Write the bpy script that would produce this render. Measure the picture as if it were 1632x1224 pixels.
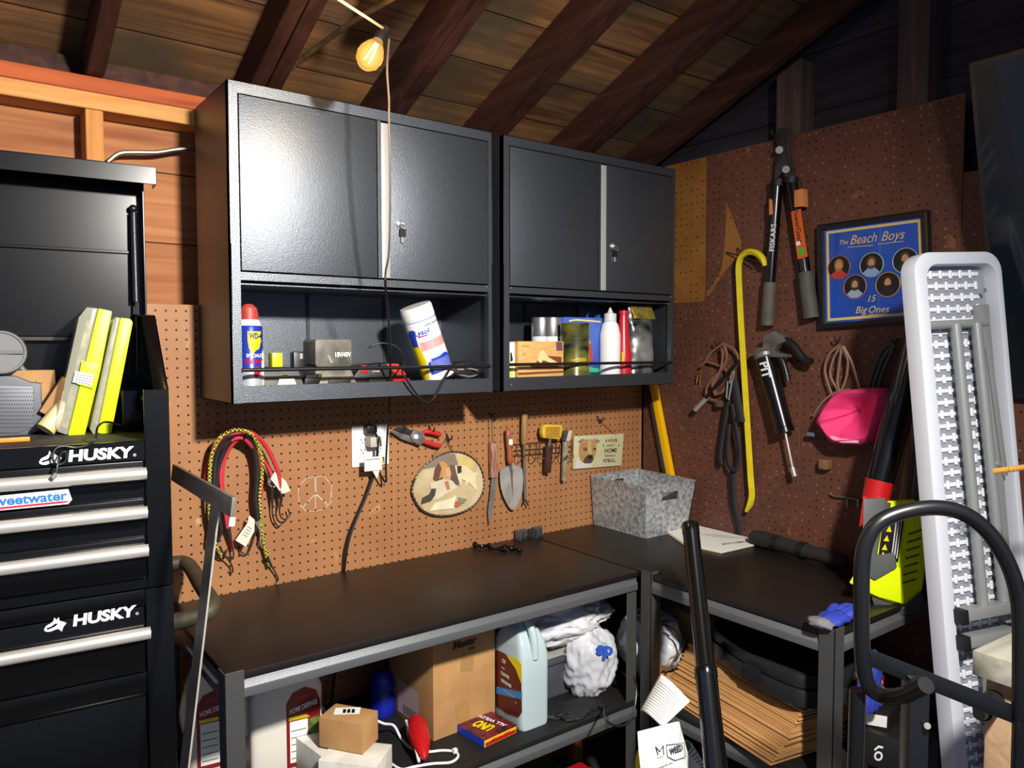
import bpy, bmesh, math, random
from mathutils import Vector, Matrix, noise as mn
for o in list(bpy.data.objects): bpy.data.objects.remove(o)
SC = bpy.context.scene
COL = SC.collection
V = Vector
# ---------------------------------------------------------------- camera
FPX = 1221.64
CAM = V((.2843, -2.1737, 1.6224)); yaw, pit, rol = .643, -.0506, -.0012
FW = V((math.sin(yaw)*math.cos(pit), math.cos(yaw)*math.cos(pit), math.sin(pit)))
R0 = V((math.cos(yaw), -math.sin(yaw), 0)); U0 = R0.cross(FW)
RT = R0*math.cos(rol) + U0*math.sin(rol); UP = -R0*math.sin(rol) + U0*math.cos(rol)
cd = bpy.data.cameras.new('camera'); cam = bpy.data.objects.new('camera', cd); COL.objects.link(cam)
cd.sensor_fit = 'HORIZONTAL'; cd.sensor_width = 36; cd.lens = FPX*36/1632; cd.clip_start = .05; cd.clip_end = 50
m3 = Matrix((RT, UP, -FW)).transposed().to_4x4(); m3.translation = CAM; cam.matrix_world = m3
SC.camera = cam
# ---------------------------------------------------------------- light, world, exposure
SC.view_settings.view_transform = 'Standard'; SC.view_settings.look = 'None'
SC.view_settings.gamma = 1; SC.view_settings.use_curve_mapping = False
SC.view_settings.exposure = 1.22
w = bpy.data.worlds.new('world'); SC.world = w; w.use_nodes = True
w.node_tree.nodes['Background'].inputs[0].default_value = (.55, .68, 1, 1)
w.node_tree.nodes['Background'].inputs[1].default_value = .17
LP = V((.99, -2.30, 2.31))
ld = bpy.data.lights.new('work_light', 'SPOT'); ld.energy = 178; ld.shadow_soft_size = .06; ld.color = (1, .95, .88)
ld.spot_size = math.radians(143); ld.spot_blend = 1
lo = bpy.data.objects.new('work_light', ld); COL.objects.link(lo)
lo.matrix_world = Matrix.Translation(LP) @ V((-.08, .75, -.62)).to_track_quat('-Z', 'Y').to_matrix().to_4x4()
ld = bpy.data.lights.new('bulb_light', 'POINT'); ld.energy = 1.6; ld.shadow_soft_size = .03; ld.color = (1, .62, .25)
lo = bpy.data.objects.new('bulb_light', ld); lo.location = (1.022, -.70, 2.222); COL.objects.link(lo)

# ---------------------------------------------------------------- helpers
def lin(h):
    if not isinstance(h, str): return (*h, 1)
    h = h.lstrip('#'); c = [int(h[i:i+2], 16)/255 for i in (0, 2, 4)]
    return tuple(x/12.92 if x <= .04045 else ((x+.055)/1.055)**2.4 for x in c) + (1,)
MATS = {}
def mat(key, col, rough=.5, metal=0, var=0, vs=8, bump=0, bs=60, spec=.5, alpha=1, trans=0, emit=0, col2=None, stretch=None, coat=0):
    if key in MATS: return MATS[key]
    m = bpy.data.materials.new(key); m.use_nodes = True; nt = m.node_tree; b = nt.nodes['Principled BSDF']
    b.inputs['Base Color'].default_value = lin(col); b.inputs['Roughness'].default_value = rough
    b.inputs['Metallic'].default_value = metal; b.inputs['Specular IOR Level'].default_value = spec
    b.inputs['Transmission Weight'].default_value = trans; b.inputs['Alpha'].default_value = alpha
    if coat: b.inputs['Coat Weight'].default_value = coat
    if emit: b.inputs['Emission Color'].default_value = lin(col); b.inputs['Emission Strength'].default_value = emit
    N = nt.nodes.new; L = nt.links.new
    if var or bump:
        tc = N('ShaderNodeTexCoord'); mp = N('ShaderNodeMapping'); L(tc.outputs['Object'], mp.inputs[0])
        if stretch: mp.inputs['Scale'].default_value = stretch
    if var:
        n = N('ShaderNodeTexNoise'); n.inputs['Scale'].default_value = vs; n.inputs['Detail'].default_value = 6; L(mp.outputs[0], n.inputs[0])
        r = N('ShaderNodeValToRGB'); L(n.outputs[0], r.inputs[0]); a = lin(col)
        c2 = lin(col2) if col2 else tuple(x*(1-var) for x in a[:3]) + (1,)
        r.color_ramp.elements[0].position = .35; r.color_ramp.elements[1].position = .65
        r.color_ramp.elements[0].color = c2; r.color_ramp.elements[1].color = a
        L(r.outputs[0], b.inputs['Base Color'])
    if bump:
        n2 = N('ShaderNodeTexNoise'); n2.inputs['Scale'].default_value = bs; n2.inputs['Detail'].default_value = 3; L(mp.outputs[0], n2.inputs[0])
        bp = N('ShaderNodeBump'); bp.inputs['Strength'].default_value = bump; bp.inputs['Distance'].default_value = .002
        L(n2.outputs[0], bp.inputs['Height']); L(bp.outputs[0], b.inputs['Normal'])
    MATS[key] = m; return m
def wood(key, light, dark, axis, plank=0, rough=.7, seamcol='#1c0f08', off=0, knots=True, blot=None):
    """axis = grain axis; plank = plank width across; across axis given by off=(axis index, offset)"""
    if key in MATS: return MATS[key]
    m = bpy.data.materials.new(key); m.use_nodes = True; nt = m.node_tree; b = nt.nodes['Principled BSDF']
    b.inputs['Roughness'].default_value = rough; b.inputs['Specular IOR Level'].default_value = .25
    N = nt.nodes.new; L = nt.links.new
    tc = N('ShaderNodeTexCoord'); sep = N('ShaderNodeSeparateXYZ'); L(tc.outputs['Object'], sep.inputs[0])
    def math_(op, a, b_=None, v=None):
        n = N('ShaderNodeMath'); n.operation = op; L(a, n.inputs[0])
        if b_ is not None: L(b_, n.inputs[1])
        elif v is not None: n.inputs[1].default_value = v
        return n.outputs[0]
    mp = N('ShaderNodeMapping'); L(tc.outputs['Object'], mp.inputs[0]); s = [26, 26, 26]; s[axis] = 1.6; mp.inputs['Scale'].default_value = s
    if plank:
        t = math_('MULTIPLY', math_('ADD', sep.outputs[off[0]], v=off[1]), v=1/plank)
        fl = math_('FLOOR', t); fr = math_('FRACT', t)
        wn = N('ShaderNodeTexWhiteNoise'); wn.noise_dimensions = '1D'; L(fl, wn.inputs['W'])
        cmb = N('ShaderNodeCombineXYZ'); sh = math_('MULTIPLY', wn.outputs[0], v=40)
        for i in range(3): L(sh, cmb.inputs[i])
        add = N('ShaderNodeVectorMath'); L(mp.outputs[0], add.inputs[0]); L(cmb.outputs[0], add.inputs[1]); vec = add.outputs[0]
    else: vec = mp.outputs[0]
    n = N('ShaderNodeTexNoise'); n.inputs['Scale'].default_value = 1; n.inputs['Detail'].default_value = 8; n.inputs['Distortion'].default_value = .8; L(vec, n.inputs[0])
    r = N('ShaderNodeValToRGB'); L(n.outputs[0], r.inputs[0]); r.color_ramp.elements[0].position = .3; r.color_ramp.elements[1].position = .68
    r.color_ramp.elements[0].color = lin(dark); r.color_ramp.elements[1].color = lin(light); out = r.outputs[0]
    def mix(fac, c1, c2, mode='MIX'):
        x = N('ShaderNodeMix'); x.data_type = 'RGBA'; x.blend_type = mode
        if hasattr(fac, 'links'): L(fac, x.inputs[0])
        else: x.inputs[0].default_value = fac
        for i, c in ((6, c1), (7, c2)):
            if hasattr(c, 'links'): L(c, x.inputs[i])
            else: x.inputs[i].default_value = c
        return x.outputs[2]
    if knots:
        mk = N('ShaderNodeMapping'); L(vec, mk.inputs[0]); mk.inputs['Scale'].default_value = (.16 if axis != 0 else 1.2,)*3
        k = [.17, .17, .17]; k[axis] = 1.9; mk.inputs['Scale'].default_value = k
        vo = N('ShaderNodeTexVoronoi'); vo.inputs['Scale'].default_value = 1; L(mk.outputs[0], vo.inputs[0])
        kr = N('ShaderNodeValToRGB'); L(vo.outputs[0], kr.inputs[0]); kr.color_ramp.elements[0].position = .05; kr.color_ramp.elements[1].position = .13
        kr.color_ramp.elements[0].color = (.7, .7, .7, 1); kr.color_ramp.elements[1].color = (0, 0, 0, 1)
        out = mix(kr.outputs[0], out, lin('#2a140a'))
    if blot:
        n3 = N('ShaderNodeTexNoise'); n3.inputs['Scale'].default_value = 2.2; n3.inputs['Detail'].default_value = 5; L(tc.outputs['Object'], n3.inputs[0])
        r3 = N('ShaderNodeValToRGB'); L(n3.outputs[0], r3.inputs[0]); r3.color_ramp.elements[0].position = .42; r3.color_ramp.elements[1].position = .62
        out = mix(r3.outputs[0], out, lin(blot))
    if plank:
        hs = N('ShaderNodeMapRange'); L(wn.outputs[0], hs.inputs[0]); hs.inputs[3].default_value = .72; hs.inputs[4].default_value = 1.12
        c3 = N('ShaderNodeCombineXYZ')
        for i in range(3): L(hs.outputs[0], c3.inputs[i])
        out = mix(1.0, out, c3.outputs[0], 'MULTIPLY')
        seam = math_('LESS_THAN', fr, v=.022)
        out = mix(seam, out, lin(seamcol))
    L(out, b.inputs['Base Color'])
    bp = N('ShaderNodeBump'); bp.inputs['Strength'].default_value = .35; bp.inputs['Distance'].default_value = .004; L(n.outputs[0], bp.inputs['Height']); L(bp.outputs[0], b.inputs['Normal'])
    MATS[key] = m; return m
def pegmat(key, axis, oa, oz, light, dark, speck=0, warm=None, rough=.55, lo=.42, hi=.6, scl=3):
    m = bpy.data.materials.new(key); m.use_nodes = True; nt = m.node_tree; b = nt.nodes['Principled BSDF']
    b.inputs['Roughness'].default_value = rough; b.inputs['Specular IOR Level'].default_value = .35
    N = nt.nodes.new; L = nt.links.new
    g = N('ShaderNodeNewGeometry'); sp = N('ShaderNodeSeparateXYZ'); L(g.outputs['Position'], sp.inputs[0])
    cm = N('ShaderNodeCombineXYZ'); L(sp.outputs[axis], cm.inputs[0]); L(sp.outputs[2], cm.inputs[1])
    s = N('ShaderNodeVectorMath'); s.operation = 'SUBTRACT'; L(cm.outputs[0], s.inputs[0]); s.inputs[1].default_value = (oa-.0127, oz-.0127, 0)
    k = N('ShaderNodeVectorMath'); k.operation = 'SCALE'; L(s.outputs[0], k.inputs[0]); k.inputs['Scale'].default_value = 1/.0254
    f = N('ShaderNodeVectorMath'); f.operation = 'FRACTION'; L(k.outputs[0], f.inputs[0])
    c = N('ShaderNodeVectorMath'); c.operation = 'DISTANCE'; L(f.outputs[0], c.inputs[0]); c.inputs[1].default_value = (.5, .5, 0)
    lt = N('ShaderNodeMath'); lt.operation = 'LESS_THAN'; L(c.outputs['Value'], lt.inputs[0]); lt.inputs[1].default_value = .122
    n = N('ShaderNodeTexNoise'); n.inputs['Scale'].default_value = scl; n.inputs['Detail'].default_value = 9; n.inputs['Roughness'].default_value = .6; L(g.outputs['Position'], n.inputs[0])
    r = N('ShaderNodeValToRGB'); L(n.outputs[0], r.inputs[0]); r.color_ramp.elements[0].position = lo; r.color_ramp.elements[1].position = hi
    r.color_ramp.elements[0].color = lin(dark); r.color_ramp.elements[1].color = lin(light)
    # fine scuffs
    n2 = N('ShaderNodeTexNoise'); n2.inputs['Scale'].default_value = 14; n2.inputs['Detail'].default_value = 8; n2.inputs['Distortion'].default_value = .5; L(g.outputs['Position'], n2.inputs[0])
    r2 = N('ShaderNodeValToRGB'); L(n2.outputs[0], r2.inputs[0]); r2.color_ramp.elements[0].position = .66; r2.color_ramp.elements[1].position = .74
    x0 = N('ShaderNodeMix'); x0.data_type = 'RGBA'; L(r2.outputs[0], x0.inputs[0]); L(r.outputs[0], x0.inputs[6]); x0.inputs[7].default_value = lin(warm or light)
    x = N('ShaderNodeMix'); x.data_type = 'RGBA'; L(lt.outputs[0], x.inputs[0]); L(x0.outputs[2], x.inputs[6]); x.inputs[7].default_value = (.006, .003, .002, 1)  # holes are flat dark dots, the shade inside them put into the colour
    if speck:
        fl = N('ShaderNodeVectorMath'); fl.operation = 'FLOOR'; L(k.outputs[0], fl.inputs[0])
        wn = N('ShaderNodeTexWhiteNoise'); wn.noise_dimensions = '2D'; L(fl.outputs[0], wn.inputs['Vector'])
        rr = N('ShaderNodeValToRGB'); L(wn.outputs[0], rr.inputs[0]); rr.color_ramp.elements[0].position = speck; rr.color_ramp.elements[1].position = min(1, speck+.35)
        rr.color_ramp.elements[0].color = (.012, .006, .004, 1); rr.color_ramp.elements[1].color = lin('#8f6a52'); L(rr.outputs[0], x.inputs[7])
    L(x.outputs[2], b.inputs['Base Color'])
    bp = N('ShaderNodeBump'); bp.inputs['Strength'].default_value = .4; bp.inputs['Distance'].default_value = .003; bp.invert = True
    L(lt.outputs[0], bp.inputs['Height']); L(bp.outputs[0], b.inputs['Normal'])
    MATS[key] = m; return m

class Fr:
    def __init__(s, O, X=(1, 0, 0), Y=(0, 0, 1)):
        s.O = V(O); s.X = V(X).normalized(); Y = V(Y); s.Y = (Y - s.X*Y.dot(s.X)).normalized(); s.Z = s.X.cross(s.Y)
    def mw(s):
        m = Matrix((s.X, s.Y, s.Z)).transposed().to_4x4(); m.translation = s.O; return m
    def w(s, x, y, z=0): return s.O + s.X*x + s.Y*y + s.Z*z
    def px(s, u, v, h=0):
        d = FW + RT*((u-816)/FPX) - UP*((v-612)/FPX); O = s.O + s.Z*h; t = (O-CAM).dot(s.Z)/d.dot(s.Z); q = CAM + d*t - s.O
        return (q.dot(s.X), q.dot(s.Y), h)
    def P(s, pts, h=0): return [s.px(u, v, h)[:2] for u, v in pts]
    def sub(s, u, v, h=0): return Fr(s.w(*s.px(u, v, h)), s.X, s.Y)
    def loc(s, p): q = V(p)-s.O; return (q.dot(s.X), q.dot(s.Y), q.dot(s.Z))
def GF(o): return Fr(o, (1, 0, 0), (0, 1, 0))
def D(u, v, d): return CAM + (FW + RT*((u-816)/FPX) - UP*((v-612)/FPX))*d
def HZ(u, v, z):
    d = FW + RT*((u-816)/FPX) - UP*((v-612)/FPX); return CAM + d*((z-CAM.z)/d.z)
def uvof(p): r = p-CAM; z = r.dot(FW); return (816+FPX*r.dot(RT)/z, 612-FPX*r.dot(UP)/z)
def sm(pts, k=6, closed=False):
    p = [V(q) for q in pts]; n = len(p); out = []
    rng = range(n if closed else n-1)
    for i in rng:
        a = p[(i-1) % n] if closed or i > 0 else p[0]; b = p[i]; c = p[(i+1) % n]; d = p[(i+2) % n] if closed or i < n-2 else p[-1]
        for j in range(k):
            t = j/k; out.append(.5*((2*b)+(c-a)*t+(2*a-5*b+4*c-d)*t*t+(3*b-a-3*c+d)*t**3))
    if not closed: out.append(p[-1])
    return out
def arc2(cx, cy, r, a0, a1, n=10, ry=None): return [(cx+r*math.cos(math.radians(a0+(a1-a0)*i/n)), cy+(ry or r)*math.sin(math.radians(a0+(a1-a0)*i/n))) for i in range(n+1)]
class MB:
    def __init__(s): s.b = bmesh.new()
    def face(s, pts):
        vs = [s.b.verts.new(p) for p in pts]
        try: s.b.faces.new(vs)
        except ValueError: pass
        return s
    def box(s, x0, x1, y0, y1, z0, z1, M=None):
        c = [V((x, y, z)) for z in (z0, z1) for y in (y0, y1) for x in (x0, x1)]
        if M: c = [M @ q for q in c]
        v = [s.b.verts.new(q) for q in c]
        for f in ((0, 2, 3, 1), (4, 5, 7, 6), (0, 1, 5, 4), (2, 6, 7, 3), (0, 4, 6, 2), (1, 3, 7, 5)): s.b.faces.new([v[i] for i in f])
        return s
    def hexa(s, bot, top):
        n = len(bot); a = [s.b.verts.new(q) for q in bot]; b = [s.b.verts.new(q) for q in top]
        s.b.faces.new(a[::-1]); s.b.faces.new(b)
        for i in range(n): s.b.faces.new((a[i], a[(i+1) % n], b[(i+1) % n], b[i]))
        return s
    def prism(s, pts, z0, z1): return s.hexa([V((x, y, z0)) for x, y in pts], [V((x, y, z1)) for x, y in pts])
    def prof(s, prof, x0, x1):   # profile in local (y,z), extruded along x
        return s.hexa([V((x0, y, z)) for y, z in prof], [V((x1, y, z)) for y, z in prof])
    def ring(s, out, inn, z0, z1):
        n = len(out); r = []
        for z in (z0, z1): r.append([s.b.verts.new((*q, z)) for q in out]); r.append([s.b.verts.new((*q, z)) for q in inn])
        for i in range(n):
            j = (i+1) % n
            s.b.faces.new((r[2][i], r[2][j], r[3][j], r[3][i])); s.b.faces.new((r[0][j], r[0][i], r[1][i], r[1][j]))
            s.b.faces.new((r[0][i], r[0][j], r[2][j], r[2][i])); s.b.faces.new((r[1][j], r[1][i], r[3][i], r[3][j]))
        return s
    def tube(s, pts, r, n=10, closed=False, flat=None, up=None):
        p = [V(q) for q in pts]; m = len(p); rs = r if isinstance(r, (list, tuple)) else [r]*m
        T = [((p[(i+1) % m] - p[i-1]) if closed or 0 < i < m-1 else (p[1]-p[0] if i == 0 else p[-1]-p[-2])).normalized() for i in range(m)]
        a = V(up) if up else (V((0, 0, 1)) if abs(T[0].z) < .9 else V((1, 0, 0))); nn = (a - T[0]*a.dot(T[0])).normalized(); rings = []
        for i in range(m):
            nn = (nn - T[i]*nn.dot(T[i]))
            nn = nn.normalized() if nn.length > 1e-6 else T[i].orthogonal().normalized()
            bb = T[i].cross(nn); fx = flat or 1
            rings.append([s.b.verts.new(p[i] + nn*math.cos(2*math.pi*k/n)*rs[i]*fx + bb*math.sin(2*math.pi*k/n)*rs[i]) for k in range(n)])
        for i in range(m if closed else m-1):
            A, B = rings[i], rings[(i+1) % m]
            for k in range(n): s.b.faces.new((A[k], A[(k+1) % n], B[(k+1) % n], B[k]))
        if not closed: s.b.faces.new(rings[0][::-1]); s.b.faces.new(rings[-1])
        return s
    def lathe(s, prof, O=(0, 0, 0), A=(0, 1, 0), n=28, cap=True, sq=1):
        A = V(A).normalized(); B = A.orthogonal().normalized(); C = A.cross(B); O = V(O); rings = []
        for r, h in prof: rings.append([s.b.verts.new(O + A*h + (B*math.cos(2*math.pi*k/n)+C*math.sin(2*math.pi*k/n)*sq)*max(r, 1e-5)) for k in range(n)])
        for A_, B_ in zip(rings, rings[1:]):
            for k in range(n): s.b.faces.new((A_[k], A_[(k+1) % n], B_[(k+1) % n], B_[k]))
        if cap: s.b.faces.new(rings[0][::-1]); s.b.faces.new(rings[-1])
        return s
    def cyl(s, a, b, r, n=16, r2=None):
        a, b = V(a), V(b); return s.lathe([(r, 0), (r if r2 is None else r2, (b-a).length)], a, b-a, n)
    def sph(s, c, r, sc=(1, 1, 1), sub=3):
        M = Matrix.Translation(V(c)) @ Matrix.Diagonal((*[k*r for k in sc], 1)); bmesh.ops.create_icosphere(s.b, subdivisions=sub, radius=1, matrix=M); return s
    def grid(s, fn, nu, nv):
        g = [[s.b.verts.new(fn(i/nu, j/nv)) for j in range(nv+1)] for i in range(nu+1)]
        for i in range(nu):
            for j in range(nv): s.b.faces.new((g[i][j], g[i+1][j], g[i+1][j+1], g[i][j+1]))
        return s
    def blob(s, c, size, amp=.25, seed=0, sub=4, freq=2.2, fold=1, floor=None):
        b2 = bmesh.new(); bmesh.ops.create_icosphere(b2, subdivisions=sub, radius=1)
        o = V((seed*7.3, seed*3.1, seed*1.7))
        mp = {}
        for v in b2.verts:
            p = v.co.copy(); q = p*freq+o
            d = 1 + amp*mn.noise(q) + fold*amp*.9*(0.35-abs(mn.noise(q*2.1+V((3, 1, 2))))) + fold*amp*.4*(0.3-abs(mn.noise(q*4.7)))
            p = V((p.x*size[0], p.y*size[1], p.z*size[2]))*d + V(c)
            if floor is not None and p.z < floor: p.z = floor
            mp[v.index] = s.b.verts.new(p)
        for f in b2.faces: s.b.faces.new([mp[v.index] for v in f.verts])
        b2.free(); return s
    def noise(s, amp, f=8, seed=0):
        for v in s.b.verts: v.co += mn.noise_vector(v.co*f+V((seed, seed*2, seed*3)))*amp
        return s
    def build(s, name, m, par=None, bev=0, seg=2, smooth=True, ang=35, solid=0, sub=0):
        bmesh.ops.recalc_face_normals(s.b, faces=s.b.faces)
        if bev: bmesh.ops.bevel(s.b, geom=s.b.edges, offset=bev, segments=seg, profile=.6, affect='EDGES', clamp_overlap=True)
        me = bpy.data.meshes.new(name); s.b.to_mesh(me); s.b.free(); me.materials.append(m)
        if smooth:
            for f in me.polygons: f.use_smooth = True
            me.set_sharp_from_angle(angle=math.radians(ang))
        o = bpy.data.objects.new(name, me); COL.objects.link(o)
        if par is not None:
            if isinstance(par, Fr): o.matrix_world = par.mw()
            else: o.parent = par
        if solid: md = o.modifiers.new('s', 'SOLIDIFY'); md.thickness = solid
        if sub: md = o.modifiers.new('u', 'SUBSURF'); md.levels = sub; md.render_levels = sub
        return o
def tag(o, label, cat, group=None, kind=None):
    if label: o['label'] = label
    if cat: o['category'] = cat
    if group: o['group'] = group
    if kind: o['kind'] = kind
    return o
def thing(name, label, cat, fr, group=None):
    o = bpy.data.objects.new(name, None); COL.objects.link(o); o.empty_display_size = .03
    o.matrix_world = fr.mw() if isinstance(fr, Fr) else Matrix.Translation(V(fr))
    return tag(o, label, cat, group)
def struct(o): o['kind'] = 'structure'; return o
def text(s, x, y, h, size, m, par, name='lettering', rot=0, bold=0, shear=0, width=None, al='CENTER', depth=.0004, curl=None, sp=1):
    cu = bpy.data.curves.new(name, 'FONT'); cu.body = s; cu.size = 1; cu.align_x = al; cu.align_y = 'CENTER'; cu.offset = bold; cu.shear = shear; cu.space_character = sp
    cu.resolution_u = 3; cu.extrude = 0
    o = bpy.data.objects.new(name, cu); COL.objects.link(o); dg = bpy.context.evaluated_depsgraph_get()
    me = bpy.data.meshes.new_from_object(o.evaluated_get(dg)); bpy.data.objects.remove(o); bpy.data.curves.remove(cu)
    me.name = name; me.materials.clear(); me.materials.append(m)
    if not me.vertices: return None
    xs = [v.co.x for v in me.vertices]; wd = max(xs)-min(xs); kx = size if width is None else width/max(wd, 1e-6)
    ca, sa = math.cos(rot), math.sin(rot)
    for v in me.vertices:
        a, b = v.co.x*kx, v.co.y*size; px_, py_ = x+a*ca-b*sa, y+a*sa+b*ca
        v.co = curl(px_, py_, h) if curl else V((px_, py_, h))
    o = bpy.data.objects.new(name, me); COL.objects.link(o); o.parent = par; return o
def flat(par, name, m, pts, z, t=.0006): return MB().prism(pts, z, z+t).build(name, m, par, smooth=False)
def rrect(x0, x1, y0, y1, r, n=4):
    o = []
    for cx, cy, a in ((x1-r, y1-r, 0), (x0+r, y1-r, 90), (x0+r, y0+r, 180), (x1-r, y0+r, 270)): o += arc2(cx, cy, r, a, a+90, n)
    return o
def copytree(o, par=None, mw=None):
    c = o.copy(); COL.objects.link(c); c.parent = par
    if mw is not None: c.matrix_world = mw
    for ch in list(o.children): copytree(ch, c)
    return c
XR = 2.5804; TZ = .93
BW = Fr((0, 0, 0), (1, 0, 0), (0, 0, 1)); RW = Fr((XR, 0, 0), (0, -1, 0), (0, 0, 1))
# materials shared
blk = mat('black_paint', '#15171a', .38, 0, bump=.15, bs=300)
blkm = mat('black_matte', '#0c0c0d', .6)
blks = mat('black_gloss', '#08080a', .22)
chrome = mat('bright_steel', '#c9c9c6', .3, .7)
steel = mat('steel', '#8d8a84', .42, .5, var=.4, vs=30)
dsteel = mat('dark_steel', '#3a3733', .5, .4, var=.4, vs=25)
white = mat('white_plastic', '#e6e6e6', .4)
paper = mat('white_paper', '#eceae4', .7)
ink = mat('black_ink', '#101010', .6)
wink = mat('white_ink', '#e8e8e8', .5)
red = mat('red_plastic', '#b3161b', .35)
yel = mat('yellow_plastic', '#e8d20c', .4)
lime = mat('lime_plastic', '#dcf00a', .4)
card = mat('cardboard', '#b98b57', .8, var=.18, vs=14, bump=.2, bs=120)
blue = mat('blue_plastic', '#1b2fc0', .4)
# ================================================================ SETTING
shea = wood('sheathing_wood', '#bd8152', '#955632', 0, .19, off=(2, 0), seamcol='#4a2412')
roofw = wood('roof_board_wood', '#9c7046', '#4f3220', 0, .19, off=(1, .03), seamcol='#120a06', blot='#4f4536')
raft = wood('rafter_wood', '#492a20', '#2a1611', 1, knots=False)
platew = wood('plate_wood', '#d8a060', '#b87838', 0, knots=True)
platr = wood('plate_red_wood', '#b85c30', '#8a3c1c', 0, knots=False)
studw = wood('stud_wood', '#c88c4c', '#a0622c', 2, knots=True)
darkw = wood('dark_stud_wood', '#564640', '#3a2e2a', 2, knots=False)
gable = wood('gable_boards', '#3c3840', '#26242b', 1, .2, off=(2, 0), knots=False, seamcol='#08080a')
conc = mat('concrete', '#5c5854', .85, var=.3, vs=4)
struct(MB().box(-1.5, XR+.1, .09, .11, 0, 2.5).build('wall_back', shea, Fr((0, 0, 0), (1, 0, 0), (0, 1, 0))))
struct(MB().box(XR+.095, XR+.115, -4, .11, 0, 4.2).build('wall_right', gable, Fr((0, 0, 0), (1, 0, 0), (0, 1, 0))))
struct(MB().box(-1.5, XR+.1, -4, .11, -.02, 0).build('floor', conc, Fr((0, 0, 0), (1, 0, 0), (0, 1, 0))))
sl = .4; ca = 1/math.hypot(1, sl); RO = 2.392
RF = Fr((0, .11, RO-.11*sl), (1, 0, 0), (0, -1, sl))    # local y runs up the slope; Z = down?
zs = 1 if RF.Z.z > 0 else -1
struct(MB().box(-1.5, XR+.12, 0, 4.4, 0 if zs > 0 else -.02, .02 if zs > 0 else 0).build('ceiling', roofw, RF))
k = 1
def trim(mb, m, bev=.002):
    global k
    o = struct(mb.build('trim_%d' % k, m, Fr((0, 0, 0), (1, 0, 0), (0, 1, 0)), bev=bev, seg=1)); k += 1; return o
trim(MB().box(-1.5, XR+.09, .001, .089, 2.252, 2.29), platr)
trim(MB().box(-1.5, XR+.09, 0.0, .088, 2.21, 2.251), platew)
trim(MB().box(-1.5, XR+.09, .066, .088, 2.291, 2.352), raft)  # added dark board standing in for the shaded gap above the plate
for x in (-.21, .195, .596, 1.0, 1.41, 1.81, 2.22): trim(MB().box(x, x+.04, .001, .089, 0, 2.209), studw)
# rafters: profile in (y,z)
for x in (-.58, -.2, .2, .598, .975, 1.018, 1.36, 1.403, 1.74, 1.783, 2.12, 2.163, 2.50):
    trim(MB().hexa([V((x, .085, 2.292)), V((x, .085, RO-.087*sl-.002)), V((x, -4, RO+4*sl-.002)), V((x, -4, RO+4*sl-.11)), V((x, -.03, 2.292))],
                   [V((x+.04, .085, 2.292)), V((x+.04, .085, RO-.087*sl-.002)), V((x+.04, -4, RO+4*sl-.002)), V((x+.04, -4, RO+4*sl-.11)), V((x+.04, -.03, 2.292))]), raft)
# studs on the right gable wall
def gz(y): return RO - y*sl - .01
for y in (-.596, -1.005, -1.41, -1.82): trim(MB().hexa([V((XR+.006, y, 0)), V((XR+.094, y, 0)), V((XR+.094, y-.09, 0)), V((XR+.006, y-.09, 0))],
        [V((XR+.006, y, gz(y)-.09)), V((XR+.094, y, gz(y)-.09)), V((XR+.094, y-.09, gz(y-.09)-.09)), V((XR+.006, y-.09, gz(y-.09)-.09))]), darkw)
# joist end just above the bulb
jo = D(655, -12, 1.75)
trim(MB().box(jo.x-.02, jo.x+.02, -2.9, jo.y, jo.z-.01, jo.z+.08), mat('joist_wood', '#c8702c', .6, var=.4, vs=20))

# ---- pegboard
pl_l = pegmat('pegboard_tan', 0, 1.101, 1.2827, '#ab7a50', '#98633c', warm='#c09664', lo=.3, hi=.7)
pl_r = pegmat('pegboard_painted', 1, -.751, 1.2904, '#6c4232', '#52332a', speck=.5, warm='#8a5a3c', lo=.3, hi=.7)
pl_b = pegmat('pegboard_bare', 1, -.751, 1.2904, '#94642f', '#805024', speck=.3, warm='#9a6a3a')
G0 = Fr((0, 0, 0), (1, 0, 0), (0, 1, 0))
def panel(lbl, m, *b):
    o = MB().box(*b).build('pegboard_panel', m, G0, bev=.001, seg=1); return tag(o, lbl, 'pegboard', 'hardboard pegboard panels')
panel('tan pegboard panel on the back wall behind the bungee cords, outlet and oval plaque', pl_l, .2, 1.4412, .0005, .0055, .515, 1.732)
panel('tan pegboard panel on the back wall behind the garden trowel and pitbull sign', pl_l, 1.4418, 2.574, .0005, .0055, .515, 1.475)
pp = panel('dark brown painted pegboard panel on the right wall behind the crowbar and loppers', pl_r, XR, XR+.005, -.7115, -.001, .3, 2.318)
pa = RW.P([(1078, 240), (1126, 240), (1126, 470), (1120, 478), (1078, 476)])
q = [(0.002, 2.316), (.309, 2.316), (.309, 1.80), (.30, 1.785), (.002, 1.785)]
MB().prism(q, 0.0002, .0007).build('bare_patch', pl_b, None, smooth=False)
bp_ = bpy.context.scene.objects['bare_patch']; bp_.data.transform(RW.mw()); bp_.parent = pp
bp2 = MB().prism(RW.P([(1158, 322), (1165, 340), (1182, 385), (1180, 402), (1150, 440), (1131, 470), (1126, 474), (1126, 468), (1150, 430), (1155, 395)]), .0002, .0007).build('bare_patch', pl_b, None, smooth=False)
bp2.data.transform(RW.mw()); bp2.parent = pp
panel('dark brown painted pegboard panel on the right wall behind the framed album cover', pl_r, XR, XR+.005, -1.2, -.7125, .3, 2.318)
panel('dark brown pegboard panel on the right wall below the wall screen', pl_r, XR, XR+.005, -2.3, -1.201, .3, 2.1)

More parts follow.
